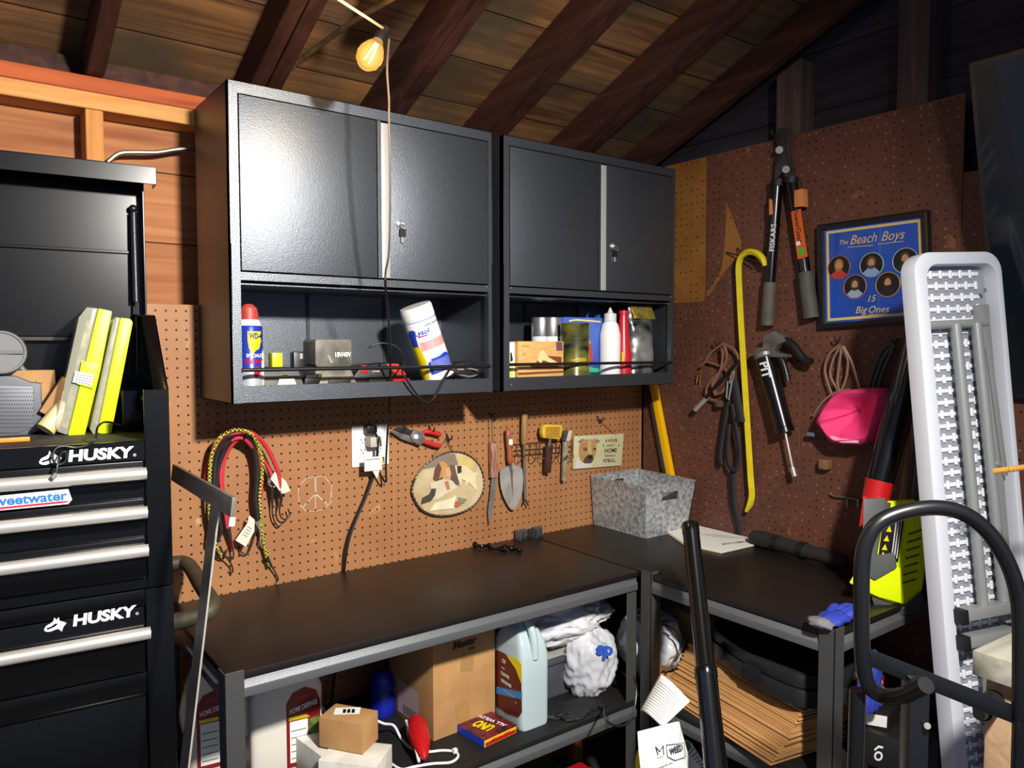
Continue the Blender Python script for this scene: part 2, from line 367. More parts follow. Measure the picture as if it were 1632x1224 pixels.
# ================================================================ WALL CABINETS
cabm = mat('cabinet_graphite', '#62676d', .38, .85, bump=.35, bs=420, spec=.6)
cabi = mat('cabinet_inside', '#34373b', .5, .2)
strip = mat('brushed_aluminium', '#b9b9b8', .4, .4)
def cabinet(a0, label, dark):
    C = Fr((a0, -.292, 1.481)); w_ = .7668; h = .772; t = thing('wall_cabinet', label, 'cabinet', C, 'black metal wall cabinets')
    z = -.290
    m = MB(); T = .0015
    m.box(0, .022, 0, h, -.02, 0).box(w_-.014, w_, 0, h, -.02, 0)                       # stiles
    m.box(.022, w_-.014, h-.028, h, -.02, 0).box(.022, w_-.014, 0, .042, -.014, 0)      # top rail, bottom lip
    m.box(.022, w_-.014, .300, .319, -.016, -.001)                                        # rail under doors
    m.box(0, T, 0, h, z, 0).box(w_-T, w_, 0, h, z, 0).box(0, w_, h-T, h, z, 0).box(0, w_, 0, T, z, 0)
    m.box(T, w_-T, 0, h, z, z+T).box(T, w_-T, .030, .033, z, -.014).box(T, w_-T, .290, .293, z, -.016)
    m.build('body', cabm, t)
    for xx in (.30, .55): MB().box(xx, xx+.010, .034, .29, z+.002, z+.006).build('back_seam', cabi, t)
    m = MB(); m.box(.025, .387, .323, h-.031, -.012, .0015); m.build('door', cabm, t, bev=.0012)
    d = MB(); d.box(.425, w_-.016, .323, h-.031, -.012, .0015); d = d.build('door', cabm, t, bev=.0012)
    MB().box(.389, .399, .323, h-.031, -.010, .003).build('door_edge', cabm, t)
    hs = MB().box(.401, .425, .324, h-.034, -.012, .002).build('handle', strip, d, bev=.001); hs['label'] = 'brushed aluminium handle strip'
    lk = MB(); lx, ly = .452, .474; lk.lathe([(.009, 0), (.009, .004), (.006, .006)], (lx, ly, .0015), (0, 0, 1), 20); lk.box(lx-.001, lx+.001, ly-.004, ly+.004, .006, .012)
    lk = lk.build('lock', chrome, d)
    kk = MB(); kk.tube(sm([(lx, ly, .012), (lx+.012, ly-.003, .016), (lx+.016, ly-.012, .012), (lx+.006, ly-.012, .01)], 5, True), .0008, 6, True)
    kk.box(lx+.004, lx+.012, ly-.052, ly-.034, .006, .008)
    kk.build('key', chrome, lk)
    MB().prism(rrect(lx, lx+.018, ly-.036, ly-.012, .004), .005, .010).build('key_head', blkm, lk)
    rd = MB().cyl((.02, .082, .004), (w_-.012, .079, .004), .005, 12).build('guard_rail', blk, t)
    sc = MB()
    for (x, y) in ((.03, .316), (w_-.02, .316), (.03, .02)): sc.lathe([(.0022, 0), (.0015, .0012)], (x, y, .0005), (0, 0, 1), 10)
    sc.build('screw', chrome, t)
    return t
cabinet(.854, 'black metal wall cabinet on the left, nearest the light bulb, spray can on its shelf', 0)
cabinet(.854+.7668+.0416, 'black metal wall cabinet on the right in the corner, red squeeze bottle on its shelf', 1)

# ================================================================ WORK TABLES
topm = mat('table_laminate', '#191513', .42, 0, var=.25, vs=5, spec=.5)
railm = mat('table_steel', '#606366', .42, .35, bump=.3, bs=500)
legm = mat('leg_steel', '#4b4b49', .5, .35, bump=.25, bs=400)
shlf = mat('shelf_board', '#191818', .6, var=.4, vs=12)
def angle(m, x, y, z0, z1, sx, sy, a=.042, t=.003):
    xs = sorted((x, x+sx*a)); ys = sorted((y, y+sy*a)); m.box(xs[0], xs[1], *sorted((y, y+sy*t)), z0, z1); m.box(*sorted((x, x+sx*t)), ys[0], ys[1], z0, z1)
def worktable(x0, x1, y0, y1, label, legs, rails, shz):
    t = thing('work_table', label, 'table', (x0, y0, 0), 'black steel-framed work tables'); O = V((x0, y0, 0))
    def ad(m): 
        for v in m.b.verts: v.co -= O
        return m
    ad(MB().box(x0+.004, x1-.0015, y0+.003, y1-.003, TZ-.016, TZ)).build('tabletop', topm, t, bev=.0015)
    ad(MB().box(x0+.004, x1-.004, y0+.003, y1-.003, shz-.014, shz)).build('shelf', shlf, t, bev=.001)
    for (x, y, sx, sy, top) in legs:
        m = MB(); angle(m, x, y, 0, top, sx, sy); ad(m).build('leg', legm, t, bev=.0006, seg=1)
    for axis, a, b, pos, sg in rails:
        for zt in (TZ-.019, shz-.016):
            pr = [(0, zt), (sg*.012, zt-.016), (sg*.012, zt-.036), (-sg*.004, zt-.036), (-sg*.004, zt)]
            m = MB()
            if axis == 'x': m.hexa([V((a, pos+p, z)) for p, z in pr], [V((b, pos+p, z)) for p, z in pr])
            else: m.hexa([V((pos+p, a, z)) for p, z in pr], [V((pos+p, b, z)) for p, z in pr])
            ad(m).build('rail', railm, t, bev=.0015)
    return t
worktable(.746, 1.984, -.5555, -.006, 'black-topped work table along the back wall under the cabinets',
    [(.742, -.559, 1, 1, .936), (.742, -.003, 1, -1, .945), (1.98, -.003, -1, -1, .955), (1.981, -.548, -1, 1, .925)],
    [('x', .78, 1.975, -.545, -1), ('x', .78, 1.975, -.02, 1), ('y', -.52, -.02, .753, -1)], .53)
worktable(1.986, 2.575, -1.19, -.006, 'black-topped work table along the right wall under the crowbar, leaf blower end',
    [(1.983, -.604, 1, 1, .938), (1.981, -1.196, 1, 1, .942), (2.576, -1.196, -1, 1, .93), (1.988, -.004, 1, -1, .955), (2.576, -.004, -1, -1, .93)],
    [('y', -1.16, -.60, 1.996, -1), ('x', 2.02, 2.55, -1.18, -1)], .546)

# ================================================================ TOOL CHEST + ROLLING CABINET
a_ = .089; TX = V((math.cos(a_), -math.sin(a_), 0)); T = Fr((.672, -.45, 0), TX)
tblk = mat('chest_black', '#060607', .24, 0, spec=.4)
tdust = mat('chest_dusty_top', '#3a3630', .7, var=.6, vs=14)
silver = mat('satin_silver', '#dedad2', .32, .6)
def sil(m, fr, W, yc, h=.026):
    m.tube([(-W, yc, .012), (-.048, yc, .012)], h/2, 18); return m
def husky(par, fr, uL, vL, uR, vR, z=.0015, hh=.022):
    a = fr.px(uL, vL, z); b = fr.px(uR, vR, z); ox = par_off[0]; oy = par_off[1]
    x0, x1 = a[0]-ox, b[0]-ox; yc = (a[1]+b[1])/2-oy
    text('HUSKY', (x0+.045+x1)/2, yc, z, hh*1.38, wink, par, bold=.045, shear=.1, width=(x1-x0-.047))
    text('®', x1+.003, yc-.006, z, .008, wink, par)
    dg = [(0, .35), (.10, .55), (.3, .66), (.42, .78), (.46, 1.0), (.56, .82), (.66, .98), (.70, .72), (.9, .60), (1.0, .5), (.86, .3), (.78, .0), (.62, .22), (.44, .18), (.30, .12), (.12, .15), (.02, .22)]
    s = hh*1.75; e = flat(par, 'dog_head_emblem', wink, [(x0+p*s, yc-hh*.75+q_*s*.8) for p, q_ in dg], z, .0004)
    flat(par, 'dog_head_emblem', tblk, [(x0+p*s, yc-hh*.75+q_*s*.8) for p, q_ in [(.1, .38), (.34, .46), (.5, .60), (.62, .55), (.48, .40), (.3, .33), (.16, .28)]], z+.0005, .0003)
par_off = (0, 0)
rc = thing('rolling_cabinet', 'black rolling tool cabinet below the tool chest, with one long drawer and a door', 'tool cabinet', T)
rb = MB(); rb.box(-.66, 0, .12, 1.112, -.388, -.012); rb.box(-.054, 0, .12, 1.112, -.012, 0); rb.box(-.66, -.054, 1.078, 1.112, -.012, 0).box(-.66, -.054, .892, .934, -.012, -.004)
rb.build('body', tblk, rc, bev=.003)
dr = MB(); dr.box(-.655, -.058, .938, 1.076, -.010, .001); dr = dr.build('drawer', tblk, rc, bev=.002)
sil(MB(), T, .655, 1.022).build('handle', silver, dr)
MB().box(-.655, -.058, .15, .885, -.010, .0015).build('door', tblk, rc, bev=.003)
husky(rc, T, 70, 996, 216, 976)
hp = sm([(.0, 1.055, -.39), (.05, 1.055, -.395), (.085, 1.052, -.37), (.088, 1.045, -.20), (.085, 1.04, -.06+.02), (.055, 1.03, -.02), (0, 1.02, -.035)], 6)
MB().tube(hp, .0185, 14).build('side_handle', mat('dusty_handle', '#4e4836', .6, .2, var=.5, vs=30), rc)
for x in (-.60, -.06):
    for z in (-.38, -.06): MB().cyl((x-.015, .06, z), (x+.015, .06, z), .058, 20).build('caster', blkm, rc)
for x in (-.60, -.06):
    for z in (-.38, -.06): MB().box(x-.022, x+.022, .09, .122, z-.03, z+.03).build('caster_mount', dsteel, rc)

tc = thing('tool_chest', 'black tool chest with open lid standing on the rolling cabinet', 'tool chest', Fr(T.w(0, 1.1135, 0), TX))
par_off = (0, 1.1135); B0 = 1.1135
body = MB(); body.box(-.66, 0, 0, 1.42-B0, -.388, -.012); body.box(-.048, 0, .0, 1.531-B0, -.012, 0); body.box(-.66, -.048, 1.385-B0, 1.425-B0, -.012, 0).box(-.66, -.048, 0, .02, -.012, -.003)
for (x0, x1) in ((-.03, -.0015),):
    pr = [(-.001, 1.42-B0), (-.001, 1.531-B0), (-.185, 1.692-B0), (-.388, 1.702-B0), (-.388, 1.42-B0)]
    body.hexa([V((-.004, y, z)) for z, y in pr], [V((0, y, z)) for z, y in pr])
    top = [(-.001, 1.531-B0), (-.185, 1.692-B0), (-.388, 1.702-B0)]
    for (z0, y0), (z1, y1) in zip(top, top[1:]): body.hexa([V((-.028, y0, z0)), V((0, y0, z0)), V((0, y1, z1)), V((-.028, y1, z1))], [V((-.028, y0-.004, z0)), V((0, y0-.004, z0)), V((0, y1-.004, z1)), V((-.028, y1-.004, z1))])
body.box(-.66, 0, 1.42-B0, 1.65-B0, -.391, -.389)
body.build('body', tblk, tc, bev=.0015, seg=1)
MB().box(-.66, -.005, 1.4205-B0, 1.4245-B0, -.386, -.012).build('deck', tdust, tc)
for (h0, d0, d1) in ((1.358, 1.328, 1.383), (1.277, 1.247, 1.303), (1.197, 1.140, 1.222)):
    d = MB(); d.box(-.655, -.052, d0-B0, d1-B0, -.010, .001); d = d.build('drawer', tblk, tc, bev=.002)
    sil(MB(), T, .655, h0-B0).build('handle', silver, d)
husky(tc, T, 62, 730, 212, 722)
swm = mat('sticker_blue', '#2b6fc4', .4); swr = mat('sticker_red', '#c8202c', .4)
sx = T.px(66, 796, .0018); SY = sx[1]-B0
flat(tc, 'sticker', wink, [(sx[0]-.09, SY-.014), (sx[0]+.045, SY-.014), (sx[0]+.052, SY-.006), (sx[0]+.046, SY+.016), (sx[0]-.09, SY+.014)], .0014, .0004)
flat(tc, 'sticker', swr, [(sx[0]-.09, SY-.012), (sx[0]+.04, SY-.011), (sx[0]+.05, SY-.008), (sx[0]+.03, SY-.007), (sx[0]-.09, SY-.008)], .0019, .0003)
text('weetwater', sx[0]-.017, SY+.003, .002, .026, swm, tc, bold=.03, width=.122)
# lid
lid = MB(); L1 = 2.05-B0; L0 = 1.645-B0
lid.box(-.66, .0, L0, L1, -.388, -.384)
lid.box(-.004, .0, L0+.05, L1, -.386, -.34); lid.hexa([V((-.66, L1, -.386)), V((.012, L1, -.386)), V((.022, L1-.004, -.28)), V((-.66, L1-.004, -.28))], [V((-.66, L1+.003, -.386)), V((.012, L1+.003, -.386)), V((.022, L1, -.28)), V((-.66, L1, -.28))])
lid.box(-.66, .022, L1-.042, L1, -.284, -.280).box(.018, .022, L1-.042, L1, -.34, -.280)
lid.box(-.66, -.03, L0+.205, L0+.212, -.384, -.376)
ld_ = lid.build('lid', tblk, tc, bev=.001, seg=1)
st = MB().cyl((-.022, L1-.10, -.366), (-.022, L1-.32, -.356), .0085, 12).cyl((-.022, L1-.32, -.356), (-.024, 1.55-B0, -.346), .0035, 10).sph((-.022, L1-.09, -.366), .010)
st.build('gas_strut', blk, ld_)
MB().box(-.62, -.13, 1.635-B0, 1.643-B0, -.381, -.361).build('hinge', dsteel, tc)
# ================================================================ THINGS ON THE TOOL CHEST
def TF(d): return Fr(T.w(0, 0, -d), TX)
def based(fr, u, v, z):   # frame on plane fr, origin under pixel column u at height z
    q = fr.px(u, v); return Fr(V((fr.w(q[0], 0).x, fr.w(q[0], 0).y, z)), fr.X, fr.Y)
clear = mat('clear_plastic', '#cfcfb8', .12, 0, alpha=.45, spec=.6)
bits = mat('mixed_screws', '#3d4046', .4, .4, var=.8, vs=60, col2='#a8a060')
f = TF(.20); t = thing('parts_organizer', 'yellow and clear parts organizer case leaning, nearer the grey speaker, white label on its latch', 'parts case', based(f, 108, 693, 1.4255)); F_ = Fr(t.matrix_world.translation, TX)
def inp(fr, sub, pts): return [(a - sub.O).dot(sub.X) for a in []]
def LP_(fr, pts, h=0): return fr.P(pts, h)
MB().prism(LP_(F_, [(157, 491), (179, 496), (160, 592), (134, 699), (108, 694)]), -.19, 0).build('base_shell', lime, t, bev=.003)
MB().prism(LP_(F_, [(125, 506), (138, 489), (157, 491), (108, 694), (92, 689), (88, 678)]), -.19, -.001).build('clear_lid', clear, t, bev=.004)
MB().prism(LP_(F_, [(138, 512), (150, 508), (108, 683), (98, 680)]), -.18, -.010).build('screws', bits, t)
la = MB().prism(LP_(F_, [(130, 575), (157, 580), (149, 620), (122, 612)]), 0, .006).build('latch', lime, t, bev=.002)
MB().prism(LP_(F_, [(120, 591), (150, 597), (145, 615), (115, 609)]), .0062, .0072).build('paper_label', paper, la)
for i in range(4): flat(la, 'label_line', ink, LP_(F_, [(120-i*1.1, 595+i*4), (148-i*1.1, 600.5+i*4), (148-i*1.1, 601.3+i*4), (120-i*1.1, 595.8+i*4)]), .0074, .0002)
t = thing('parts_organizer', 'yellow and clear parts organizer case leaning, nearer the chest side wall', 'parts case', based(f, 157, 693, 1.4255)); F_ = Fr(t.matrix_world.translation, TX)
MB().prism(LP_(F_, [(192, 506), (208, 508), (212, 514), (177, 694), (155, 690)]), -.17, 0).build('base_shell', lime, t, bev=.003)
MB().prism(LP_(F_, [(180, 512), (184, 505), (192, 506), (155, 690), (150, 695), (143, 684)]), -.17, -.001).build('clear_lid', clear, t, bev=.003)
MB().prism(LP_(F_, [(182, 520), (188, 515), (156, 676), (150, 674)]), -.16, -.008).build('screws', bits, t)
f = TF(.27)
spk = mat('speaker_grey', '#5d636a', .5); mesh_ = mat('speaker_mesh', '#6d7075', .5, .4)
t = thing('portable_speaker', 'grey portable speaker with carry handle and perforated grille on the tool chest', 'speaker', based(f, 0, 690, 1.4255)); F_ = Fr(t.matrix_world.translation, TX)
MB().prism(LP_(F_, [(-70, 700), (-70, 612), (-40, 597), (24, 599), (48, 609), (66, 611), (68, 684), (40, 697), (-40, 703)]), -.09, 0).build('housing', spk, t, bev=.006)
MB().prism(LP_(F_, [(-60, 690), (-60, 622), (-30, 613), (53, 616), (54, 680), (30, 690)]), 0, .004).build('grille', mesh_, t, bev=.002)
gr = MB()
for i in range(15):
    for j in range(11):
        p = F_.px(-4+i*3.9+(j % 2)*1.9, 620+j*6.1, .0042); gr.lathe([(.0018, 0), (.0018, .0003)], p, (0, 0, 1), 3)
tag(gr.build('grille_holes', blkm, t), None, None, kind='stuff')
hp = [F_.px(u, v, -.04) for u, v in ((-50, 600), (-40, 575), (-10, 556), (5, 558), (18, 566), (36, 590), (56, 608))]
MB().tube(sm(hp, 5), .008, 10).build('carry_handle', spk, t)
f = TF(.26)
t = thing('storage_jar', 'clear jar lying on its side with a ribbed grey lid facing out, behind the speaker', 'jar', based(f, 3, 604, 1.50)); F_ = Fr(t.matrix_world.translation, TX)
c = F_.px(2, 561); r = F_.px(44, 561)[0]-c[0]
MB().lathe([(r*.86, -.095), (r*.9, -.09), (r*.9, -.02), (r*.82, -.012)], (c[0], c[1], 0), (.1, .15, 1), 32).build('jar_body', mat('jar_clear', '#8a7f5a', .15, alpha=.8, var=.5, vs=20), t)
MB().lathe([(r*.97, -.028), (r, -.022), (r, -.004), (r*.95, 0), (r*.88, 0), (r*.86, -.004), (0, -.004)], (c[0], c[1], 0), (.1, .15, 1), 40).build('lid', mat('lid_grey', '#6d6f70', .6), t)
MB().box(c[0]-r*.84, c[0]+r*.84, c[1]-.004, c[1]+.004, -.005, .0).build('lid_rib', mat('lid_grey', '#6d6f70'), t)
f = TF(.30); bt = based(f, 60, 680, 1.4255)
t = thing('cardboard_box', 'small brown printed box behind the speaker on the tool chest', 'box', bt); x1 = bt.px(88, 600)[0]; h1 = bt.px(70, 590)[1]
MB().box(-.10, x1, 0, h1, -.06, 0).build('carton', card, t, bev=.002)
text('Husky ?'.replace(' ?', ''), -.01, h1-.03, .0006, .016, ink, t, shear=.3)
o = MB().box(-.05, .05, 0, .09, -.08, 0, Matrix.Rotation(-.55, 4, 'Z')); bt = based(TF(.25), 98, 660, 1.45)
tag(o.build('cardboard_box', card, bt, bev=.002), 'brown printed carton tilted between the speaker and the yellow organizers', 'box')
o = MB(); bt = based(TF(.22), 82, 680, 1.4255)
t = thing('spray_tube', 'white and yellow tube lying behind the yellow organizer on the tool chest', 'tube', bt)
MB().cyl((-.012, .012, .0), (.03, .062, -.02), .020, 24).build('tube_body', mat('offwhite_tube', '#e9e3cf', .4, var=.25, vs=16, col2='#d6b833'), t)
bt = based(TF(.11), 20, 700, 1.4255)
tag(MB().box(-.25, .03, 0, .009, -.012, 0).build('pry_tool', mat('orange_plastic', '#ff8a1e', .4), bt, bev=.002), 'flat orange plastic pry bar lying in front of the speaker', 'pry tool')
# black stuff in the chest's dark right corner
bt = based(TF(.2), 208, 680, 1.4255)
t = thing('cable_tester', 'black gadget with small knobs in the right corner of the tool chest', 'gadget', bt)
MB().box(-.015, .045, 0, .095, -.12, 0).build('housing', blks, t, bev=.006)
MB().cyl((.012, .035, 0), (.012, .035, .01), .012, 18).build('knob', blk, t)
MB().cyl((.028, .075, 0), (.028, .075, .008), .005, 14).build('knob', chrome, t)
wp = [T.w(*T.px(u, v, h)) for u, v, h in ((212, 683, -.17), (196, 680, -.13), (180, 674, -.09), (165, 673, -.05), (155, 682, -.015), (152, 700, .008), (140, 709, .008), (120, 713, .008), (100, 711, .010), (88, 716, .012), (84, 730, .014), (90, 740, .014), (104, 735, .014), (106, 722, .014), (98, 722, .016), (92, 740, .03), (90, 755, .034))]
t = thing('usb_cable', 'thin black cable hanging over the tool chest front edge with a loose loop', 'cable', wp[5]); O = V(wp[5])
MB().tube([p-O for p in sm(wp, 5)], .0022, 8).build('wire', blk, t)
MB().cyl(wp[-1]-O, T.w(*T.px(84, 762, .034))-O, .0045, 12).build('plug', chrome, t)

# ================================================================ STUFF IN THE CABINET SHELVES
CA = Fr((0, -.20, 0)); SZ = 1.5145
def can(mb, r, h, neck=.0): return mb
WOFF = .2
def wrap(r, x0=0, z0=0):   # bends a flat label around a vertical cylinder
    k = WOFF; return lambda x, y, h: V((x0 + (r+h)*math.sin(x/r-k), y, z0 + (r+h)*math.cos(x/r-k)))
def lpoly(par, name, m, pts, r, h=.0005, N=14, x0=0, z0=0, cf=None):
    """label polygon given as left/right x pairs per row (x0,x1,y)"""
    b = MB(); cv = cf or wrap(r, x0, z0)
    for (a0, a1, y0), (b0, b1, y1) in zip(pts, pts[1:]):
        b.grid(lambda u, v: cv((a0+(a1-a0)*u)*(1-v)+(b0+(b1-b0)*u)*v, y0+(y1-y0)*v, h), N, 1)
    return b.build(name, m, par)
bt = based(Fr((0, -.215, 0)), 398, 600, SZ); r = .033
t = thing('spray_can', 'blue spray can with red cap and yellow shield label, left end of the left cabinet', 'spray can', bt)
H = bt.px(398, 485)[1]; k_ = H/.222
MB().lathe([(r, 0), (r+.0012, .003), (r, .006), (r, .160*k_), (r-.002, .164*k_), (r*.72, .176*k_), (r*.72, .180*k_)], (0, 0, 0), (0, 1, 0), 36).build('can_body', mat('can_blue', '#2438a8', .3, .2), t)
cp = MB().lathe([(r*.74, .176*k_), (r*.72, .195*k_), (r*.62, .212*k_), (r*.3, H), (0, H+.001)], (0, 0, 0), (0, 1, 0), 30).build('spray_cap', mat('cap_red', '#b8443a', .5, var=.3, vs=30), t)
MB().lathe([(r*.93, .164*k_), (r*.78, .180*k_), (r*.7, .182*k_)], (0, 0, 0), (0, 1, 0), 30).build('collar', white, t)
lpoly(t, 'shield_label', yel, [(.004, .006, .092*k_), (-.004, .022, .105*k_), (-.007, .03, .125*k_), (-.007, .03, .150*k_)], r)
text('WD-40', .016, .137*k_, .0012, .019, mat('navy_ink', '#16206a', .5), t, bold=.04, width=.038, curl=wrap(r))
text('SPECIALIST', .012, .086*k_, .0012, .012, wink, t, bold=.02, width=.046, curl=wrap(r))
text('PENETRANT', .010, .070*k_, .0012, .016, red, t, bold=.03, width=.05, curl=wrap(r))
lpoly(t, 'lower_label', mat('can_silver', '#b9bcc2', .4, .3), [(-.05, .05, .004), (-.05, .05, .035), (-.05, .04, .05)], r)
lpoly(t, 'flame_mark', red, [(.008, .016, .028), (.006, .024, .038), (.012, .022, .055)], r, h=.001)
bt = based(Fr((0, -.225, 0)), 413, 600, SZ)
t = thing('lubricant_bottle', 'small dirty white lubricant bottle beside the blue spray can', 'bottle', bt); H = bt.px(412, 547)[1]
MB().lathe([(.0125, 0), (.0135, .004), (.0135, H*.75), (.009, H*.9), (.005, H), (0, H)], (0, 0, 0), (0, 1, 0), 24, sq=.8).build('bottle_body', mat('dirty_white', '#d6cfb6', .5, var=.3, vs=30), t)
lpoly(t, 'label', mat('pale_label', '#c8c4c4', .5), [(-.012, .012, .02), (-.012, .012, .07)], .0136)
gch = mat('charger_grey', '#5a5b58', .55, var=.3, vs=25); gd = mat('charger_dark', '#26272a', .5)
bt = based(Fr((0, -.22, 0)), 448, 610, SZ)
t = thing('battery_charger', 'grey battery charger with silver face and yellow square battery on it, beside the spray can', 'charger', bt)
MB().hexa([V((-.048, 0, -.08)), V((.052, 0, -.08)), V((.056, 0, .02)), V((-.052, 0, .02))], [V((-.040, .052, -.08)), V((.044, .052, -.08)), V((.046, .044, .005)), V((-.044, .044, .005))]).build('housing', gch, t, bev=.005)
MB().prism([(-.020, .004), (-.013, .022), (.027, .022), (.034, .004)], .02, .024).build('face_plate', mat('charger_silver', '#b9bab5', .45), t, bev=.002)
flat(t, 'mark', mat('mustard', '#b0902a', .5), [(-.005, .026), (.012, .026), (.012, .032), (-.005, .032)], .0195)
flat(t, 'mark', lime, [(.008, .046), (.018, .046), (.018, .050), (.008, .050)], .0075)
bt2 = based(Fr((0, -.25, 0)), 442, 575, SZ+.053)
tag(MB().box(-.013, .014, 0, .036, -.03, 0).build('battery_pack', mat('battery_lime', '#c6d414', .4), bt2, bev=.002), 'square yellow-green battery standing on the grey charger beside the spray can', 'battery')
bt = based(Fr((0, -.215, 0)), 478, 590, SZ)
t = thing('battery_pack', 'slim black battery standing behind the shelf rail left of the large grey charger', 'battery', bt); H = bt.px(478, 561)[1]
MB().box(-.016, .016, 0, H, -.03, 0).build('pack', blk, t, bev=.003); MB().box(.0, .008, H-.018, H-.004, 0, .001).build('contact', chrome, t)
bt = based(Fr((0, -.24, 0)), 500, 600, SZ)
t = thing('battery_charger', 'low black charger with white stripes and yellow end in front of the large grey charger', 'charger', bt)
MB().prism([(-.028, 0), (-.02, .032), (.025, .032), (.014, 0)], -.05, 0).build('housing', blk, t, bev=.003)
for i in range(5): flat(t, 'stripe', wink, [(-.02+i*.006, .024), (-.0165+i*.006, .024), (-.0165+i*.006, .030), (-.02+i*.006, .030)], .0004)
flat(t, 'mark', lime, [(.011, .024), (.022, .024), (.023, .031), (.012, .031)], .0004)
bt = based(Fr((0, -.19, 0)), 527, 600, SZ)
t = thing('tool_battery', 'large dusty grey battery seated on its charger in the middle of the left cabinet shelf', 'battery', bt); dust = mat('dusty_battery', '#4c4b45', .65, var=.45, vs=18, col2='#8a8674')
H = bt.px(530, 541)[1]
MB().hexa([V((-.055, 0, -.08)), V((.062, 0, -.08)), V((.066, 0, .03)), V((-.058, 0, .03))], [V((-.050, .05, -.08)), V((.050, .05, -.08)), V((.048, .05, .02)), V((-.05, .05, .02))]).build('charger_base', dust, t, bev=.005)
MB().prism(rrect(-.048, .058, .05, H, .008), -.075, .012).build('battery_case', mat('battery_smoke', '#3c3b36', .5, var=.3, vs=15, col2='#7a776a'), t, bev=.006)
text('18V/40V', .030, H*.66, .0135, .018, wink, t, width=.046, bold=.03)
flat(t, 'mark', mat('mid_grey', '#8b8b88', .5), [(-.006, .06), (.003, .06), (-.008, .082), (-.016, .082)], .0125)
MB().box(-.02, .045, .002, .016, .03, .034).build('foot', dsteel, t, bev=.002)
def redbat(u, u2, label, yy=-.20, ext=False):
    bt = based(Fr((0, yy, 0)), u, 600, SZ); w_ = bt.px(u2, 590)[0]
    t = thing('battery_charger', label, 'charger', bt, 'red and black battery chargers')
    MB().prism([(-.05, 0), (-.054, .022), (-.03, .05), (w_*.6, .058), (w_, .040), (w_, 0)], -.09, 0).build('housing', mat('charger_black', '#191817', .5, var=.3, vs=20), t, bev=.005)
    MB().prism([(-.033, .03), (-.027, .052), (-.014, .052), (-.010, .03)], -.02, .003).build('red_grip', red, t, bev=.002)
    text('M12', .012, .044, .0008, .012, red, t, bold=.03); text('LITHIUM', .014, .034, .0008, .006, wink, t)
    MB().box(-.012, w_*.8, .004, .018, 0, .008).build('battery_foot', dsteel, t, bev=.002)
    return t, w_
t, w_ = redbat(592, 645, 'red and black battery charger left of the leaning wipes canister', -.205)
MB().prism([(w_*.42, .055), (w_*.8, .055), (w_+.006, .022), (w_*.75, .022)], -.02, .002).build('red_wing', mat('orange_red', '#d5301f', .35), t, bev=.002)
MB().box(w_*.5, w_+.012, .002, .014, 0, .010).build('red_foot', red, t, bev=.002)
redbat(728, 762, 'black charger with grey battery at the right end of the left cabinet shelf', -.20)
# leaning wipes canister
Bp = CA.px(688, 592); Tp = CA.px(652, 487); ax = (V((Tp[0], Tp[1]))-V((Bp[0], Bp[1]))).normalized()
WF = Fr(V((Bp[0], -.235, Bp[1]-.004)), (ax.y, 0, -ax.x), (ax.x, 0, ax.y)); Lh = math.hypot(Tp[0]-Bp[0], Tp[1]-Bp[1])
t = thing('wipes_canister', 'white yellow and blue disinfecting wipes canister leaning on the left cabinet rail', 'canister', WF); r = .047; WOFF = .36
MB().lathe([(r, -.01), (r+.001, -.006), (r, 0), (r, Lh*.83), (r*.99, Lh*.84)], (0, 0, 0), (0, 1, 0), 40).build('canister_body', white, t)
MB().lathe([(r*1.02, Lh*.84), (r*1.02, Lh*.98), (r*.96, Lh+.002), (0, Lh+.003)], (0, 0, 0), (0, 1, 0), 40).build('lid', mat('lid_white', '#dcdad4', .45), t)
by = mat('label_blue', '#1c3fae', .4)
lpoly(t, 'blue_line', by, [(-.1, .1, Lh*.81), (-.1, .1, Lh*.82)], r)
lpoly(t, 'yellow_band', yel, [(-.075, -.035, 0), (-.075, -.028, Lh*.25), (-.075, -.032, Lh*.45), (-.07, -.045, Lh*.60)], r)
lpoly(t, 'blue_flag', by, [(-.058, -.036, Lh*.48), (-.068, -.034, Lh*.66), (-.05, -.034, Lh*.72)], r, h=.001)
lpoly(t, 'blue_panel', by, [(-.025, .058, Lh*.05), (-.025, .062, Lh*.22), (-.012, .05, Lh*.27), (.02, .04, Lh*.29)], r)
lpoly(t, 'yellow_foot', yel, [(-.06, .07, -.004), (-.02, .07, Lh*.045)], r)
lpoly(t, 'pink_panel', mat('label_pink', '#e8a9a6', .5), [(-.03, .058, Lh*.40), (-.03, .058, Lh*.53)], r)
text('Lysol', -.014, Lh*.66, .001, .022, by, t, shear=.2, bold=.02, curl=wrap(r)); text('DISINFECTING WIPES', .028, Lh*.74, .001, .006, by, t, curl=wrap(r), bold=.02)
lpoly(t, 'red_swoosh', red, [(-.028, .0, Lh*.60), (-.028, .004, Lh*.615)], r)
for i in range(4): text('KILLS 99.9% OF VIRUSES & BACTERIA', .016, Lh*(.51-i*.028), .001, .004, mat('dark_pink', '#a04848', .5), t, curl=wrap(r), width=.075)
for i in range(7): text('DIRECTIONS FOR USE: wipe surface clean. Let dry.', .018, Lh*(.225-i*.023), .001, .0035, wink, t, curl=wrap(r), width=.07)
